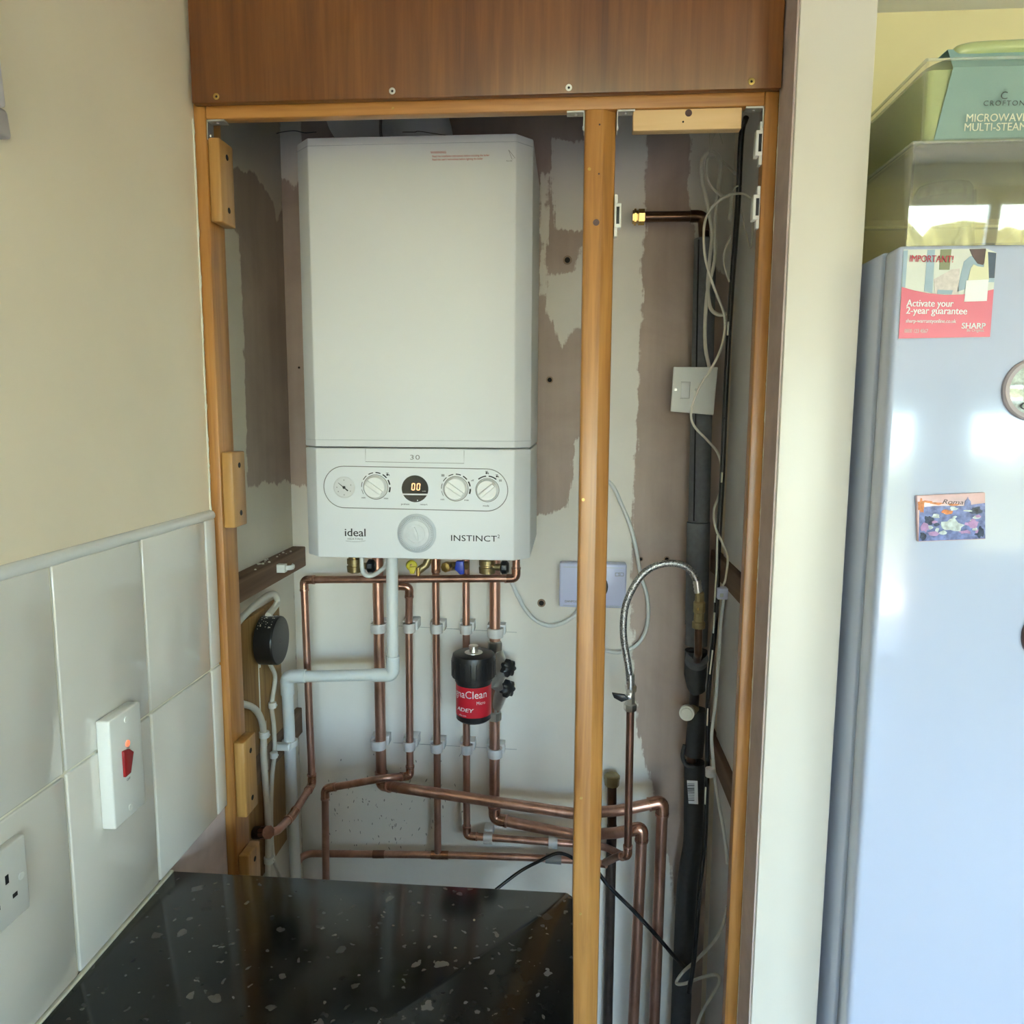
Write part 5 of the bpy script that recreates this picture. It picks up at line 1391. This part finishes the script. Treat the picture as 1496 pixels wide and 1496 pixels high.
# tumbler
gx = at(1380, 300, -0.59)
tg = thing('tumbler', 'clear glass tumbler standing upside down in the lower bin', 'glass', (gx.x, -0.585, FZ + 0.004))
prof = [(0.0, 0.035), (0.001, 0.037), (0.070, 0.031), (0.075, 0.028), (0.0755, 0.001), (0.062, 0.001), (0.061, 0.028), (0.002, 0.0345)]
lathe('bowl', (gx.x, -0.585, FZ + 0.004), (0, 0, 1), prof, 'glass', tg, 28)
for k in range(10):
    a = 2 * PI * k / 10
    e = Vector((math.cos(a), math.sin(a), 0)); o_ = Vector((gx.x, -0.585, FZ + 0.0045))
    tube('flute', [o_ + e * 0.035 + Vector((0, 0, 0.035)), o_ + e * 0.0325 + Vector((0, 0, 0.065))], 0.0018, 'glass', tg, 6)
# green steamer in its card sleeve
sx0, sx1, syf, syb = 0.3905, 0.71, -0.634, -0.26
sz = ZB1 + 0.0062
st = thing('green_steamer', 'sage green microwave steamer in a teal card sleeve, top of the fridge', 'steamer', ((sx0 + sx1) / 2, -0.45, sz))
bm = bmesh.new()
bmesh.ops.create_cube(bm, size=1)
for v_ in bm.verts:
    t_ = (v_.co.z + .5); ins = 0.004 * (1 - t_)
    v_.co = Vector(((sx0 + ins) if v_.co.x < 0 else (sx1 - ins), (syf + ins) if v_.co.y < 0 else (syb - ins), sz + t_ * 0.074))
ved = [e for e in bm.edges if abs(e.verts[0].co.z - e.verts[1].co.z) > 0.03]
bmesh.ops.bevel(bm, geom=ved, offset=0.008, segments=4, affect='EDGES', profile=0.5)
from_bm('tub', bm, 'green', st, True, 40)
bm = bmesh.new()
bmesh.ops.create_cube(bm, size=1)
for v_ in bm.verts:
    t_ = (v_.co.z + .5); ins = 0.018 * t_ + 0.001
    v_.co = Vector(((sx0 + ins) if v_.co.x < 0 else (sx1 - ins), (syf + ins) if v_.co.y < 0 else (syb - ins), sz + 0.0745 + t_ * 0.024))
ved = [e for e in bm.edges if abs(e.verts[0].co.z - e.verts[1].co.z) > 0.01]
bmesh.ops.bevel(bm, geom=ved, offset=0.032, segments=6, affect='EDGES', profile=0.5)
bmesh.ops.bevel(bm, geom=[e for e in bm.edges if min(v.co.z for v in e.verts) > sz + 0.09], offset=0.010, segments=4, affect='EDGES', profile=0.5)
from_bm('lid', bm, 'green_lid', st, True, 40)
hl = at(1410, 112, syf - 0.012)
hy = syf + 0.012
tube('lid_handle', spline([(hl.x, hy + 0.006, sz + 0.095), (hl.x + 0.005, hy + 0.002, sz + 0.0975), (hl.x + 0.03, hy, sz + 0.0995), (hl.x + 0.11, hy, sz + 0.0995), (hl.x + 0.13, hy + 0.006, sz + 0.095)], 5), [0.004, 0.0055, 0.0065, 0.0072] + [0.008] * 17, 'green', st, 16)
slx0, slx1 = at(1379, 170, syf).x, sx1 - 0.045
sl_pts = [(slx0 - 0.008, syf + 0.003, sz + 0.0005), (slx0 + 0.004, syf - 0.0045, sz + 0.074), (slx0 + 0.004, syf + 0.012, sz + 0.0995)]
vs = []
for dx in (0, slx1 - slx0):
    for p in sl_pts: vs.append((p[0] + dx, p[1], p[2]))
    q_ = sl_pts[2]; vs.append((q_[0] + dx, syf + 0.035, q_[2] + 0.001))
fs = [(i, i + 1, i + 5, i + 4) for i in range(3)]
sv = mk('card_sleeve', vs, fs, 'teal', st)
sm = sv.modifiers.new('card', 'SOLIDIFY'); sm.thickness = 0.0006; sm.offset = 1.0
YT = lambda y: syf - 0.0006 - 0.0052 * max(0, min(1, (240 - y) / 120))
def on_sleeve(x, y):
    return at(x, y, syf - 0.0105)
text('lettering', 'C', at(1467, 140, syf - 0.006), 0.0115, 'teal_ink', sv, 0, 1.0, -0.02, 0, 'CENTER')
text('lettering', 'CROFTON', at(1467, 151, syf - 0.0055), 0.0078, 'teal_ink', sv, D(1), 1.05, 0.0, 0, 'CENTER', spacing=1.2)
text('lettering', 'MICROWAVE', at(1411, 173, syf - 0.0045), 0.0118, 'cream_ink', sv, D(0.5), 0.93, 0.0, 0)
text('lettering', 'MULTI-STEAMER', at(1408, 186.5, syf - 0.004), 0.0118, 'cream_ink', sv, D(0.5), 0.93, 0.0, 0)

# garden hedge beyond the lawn (seen mirrored in the fridge door)
rng = np.random.RandomState(3)
nu, nv = 90, 14
vs = [(-8 + 26 * i / nu + rng.uniform(-.1, .1), -17 - 0.5 * math.sin(j / nv * PI) + rng.uniform(-.15, .15), -0.5 + 2.4 * j / nv + (rng.uniform(-.3, .3) if j == nv else 0)) for j in range(nv + 1) for i in range(nu + 1)]
fs = [(j * (nu + 1) + i, j * (nu + 1) + i + 1, (j + 1) * (nu + 1) + i + 1, (j + 1) * (nu + 1) + i) for j in range(nv) for i in range(nu)]
hd = mk('hedge', vs, fs, 'hedge')
hm = hd.modifiers.new('thickness', 'SOLIDIFY'); hm.thickness = 0.9
tag(hd, 'long green garden hedge beyond the window', 'hedge')
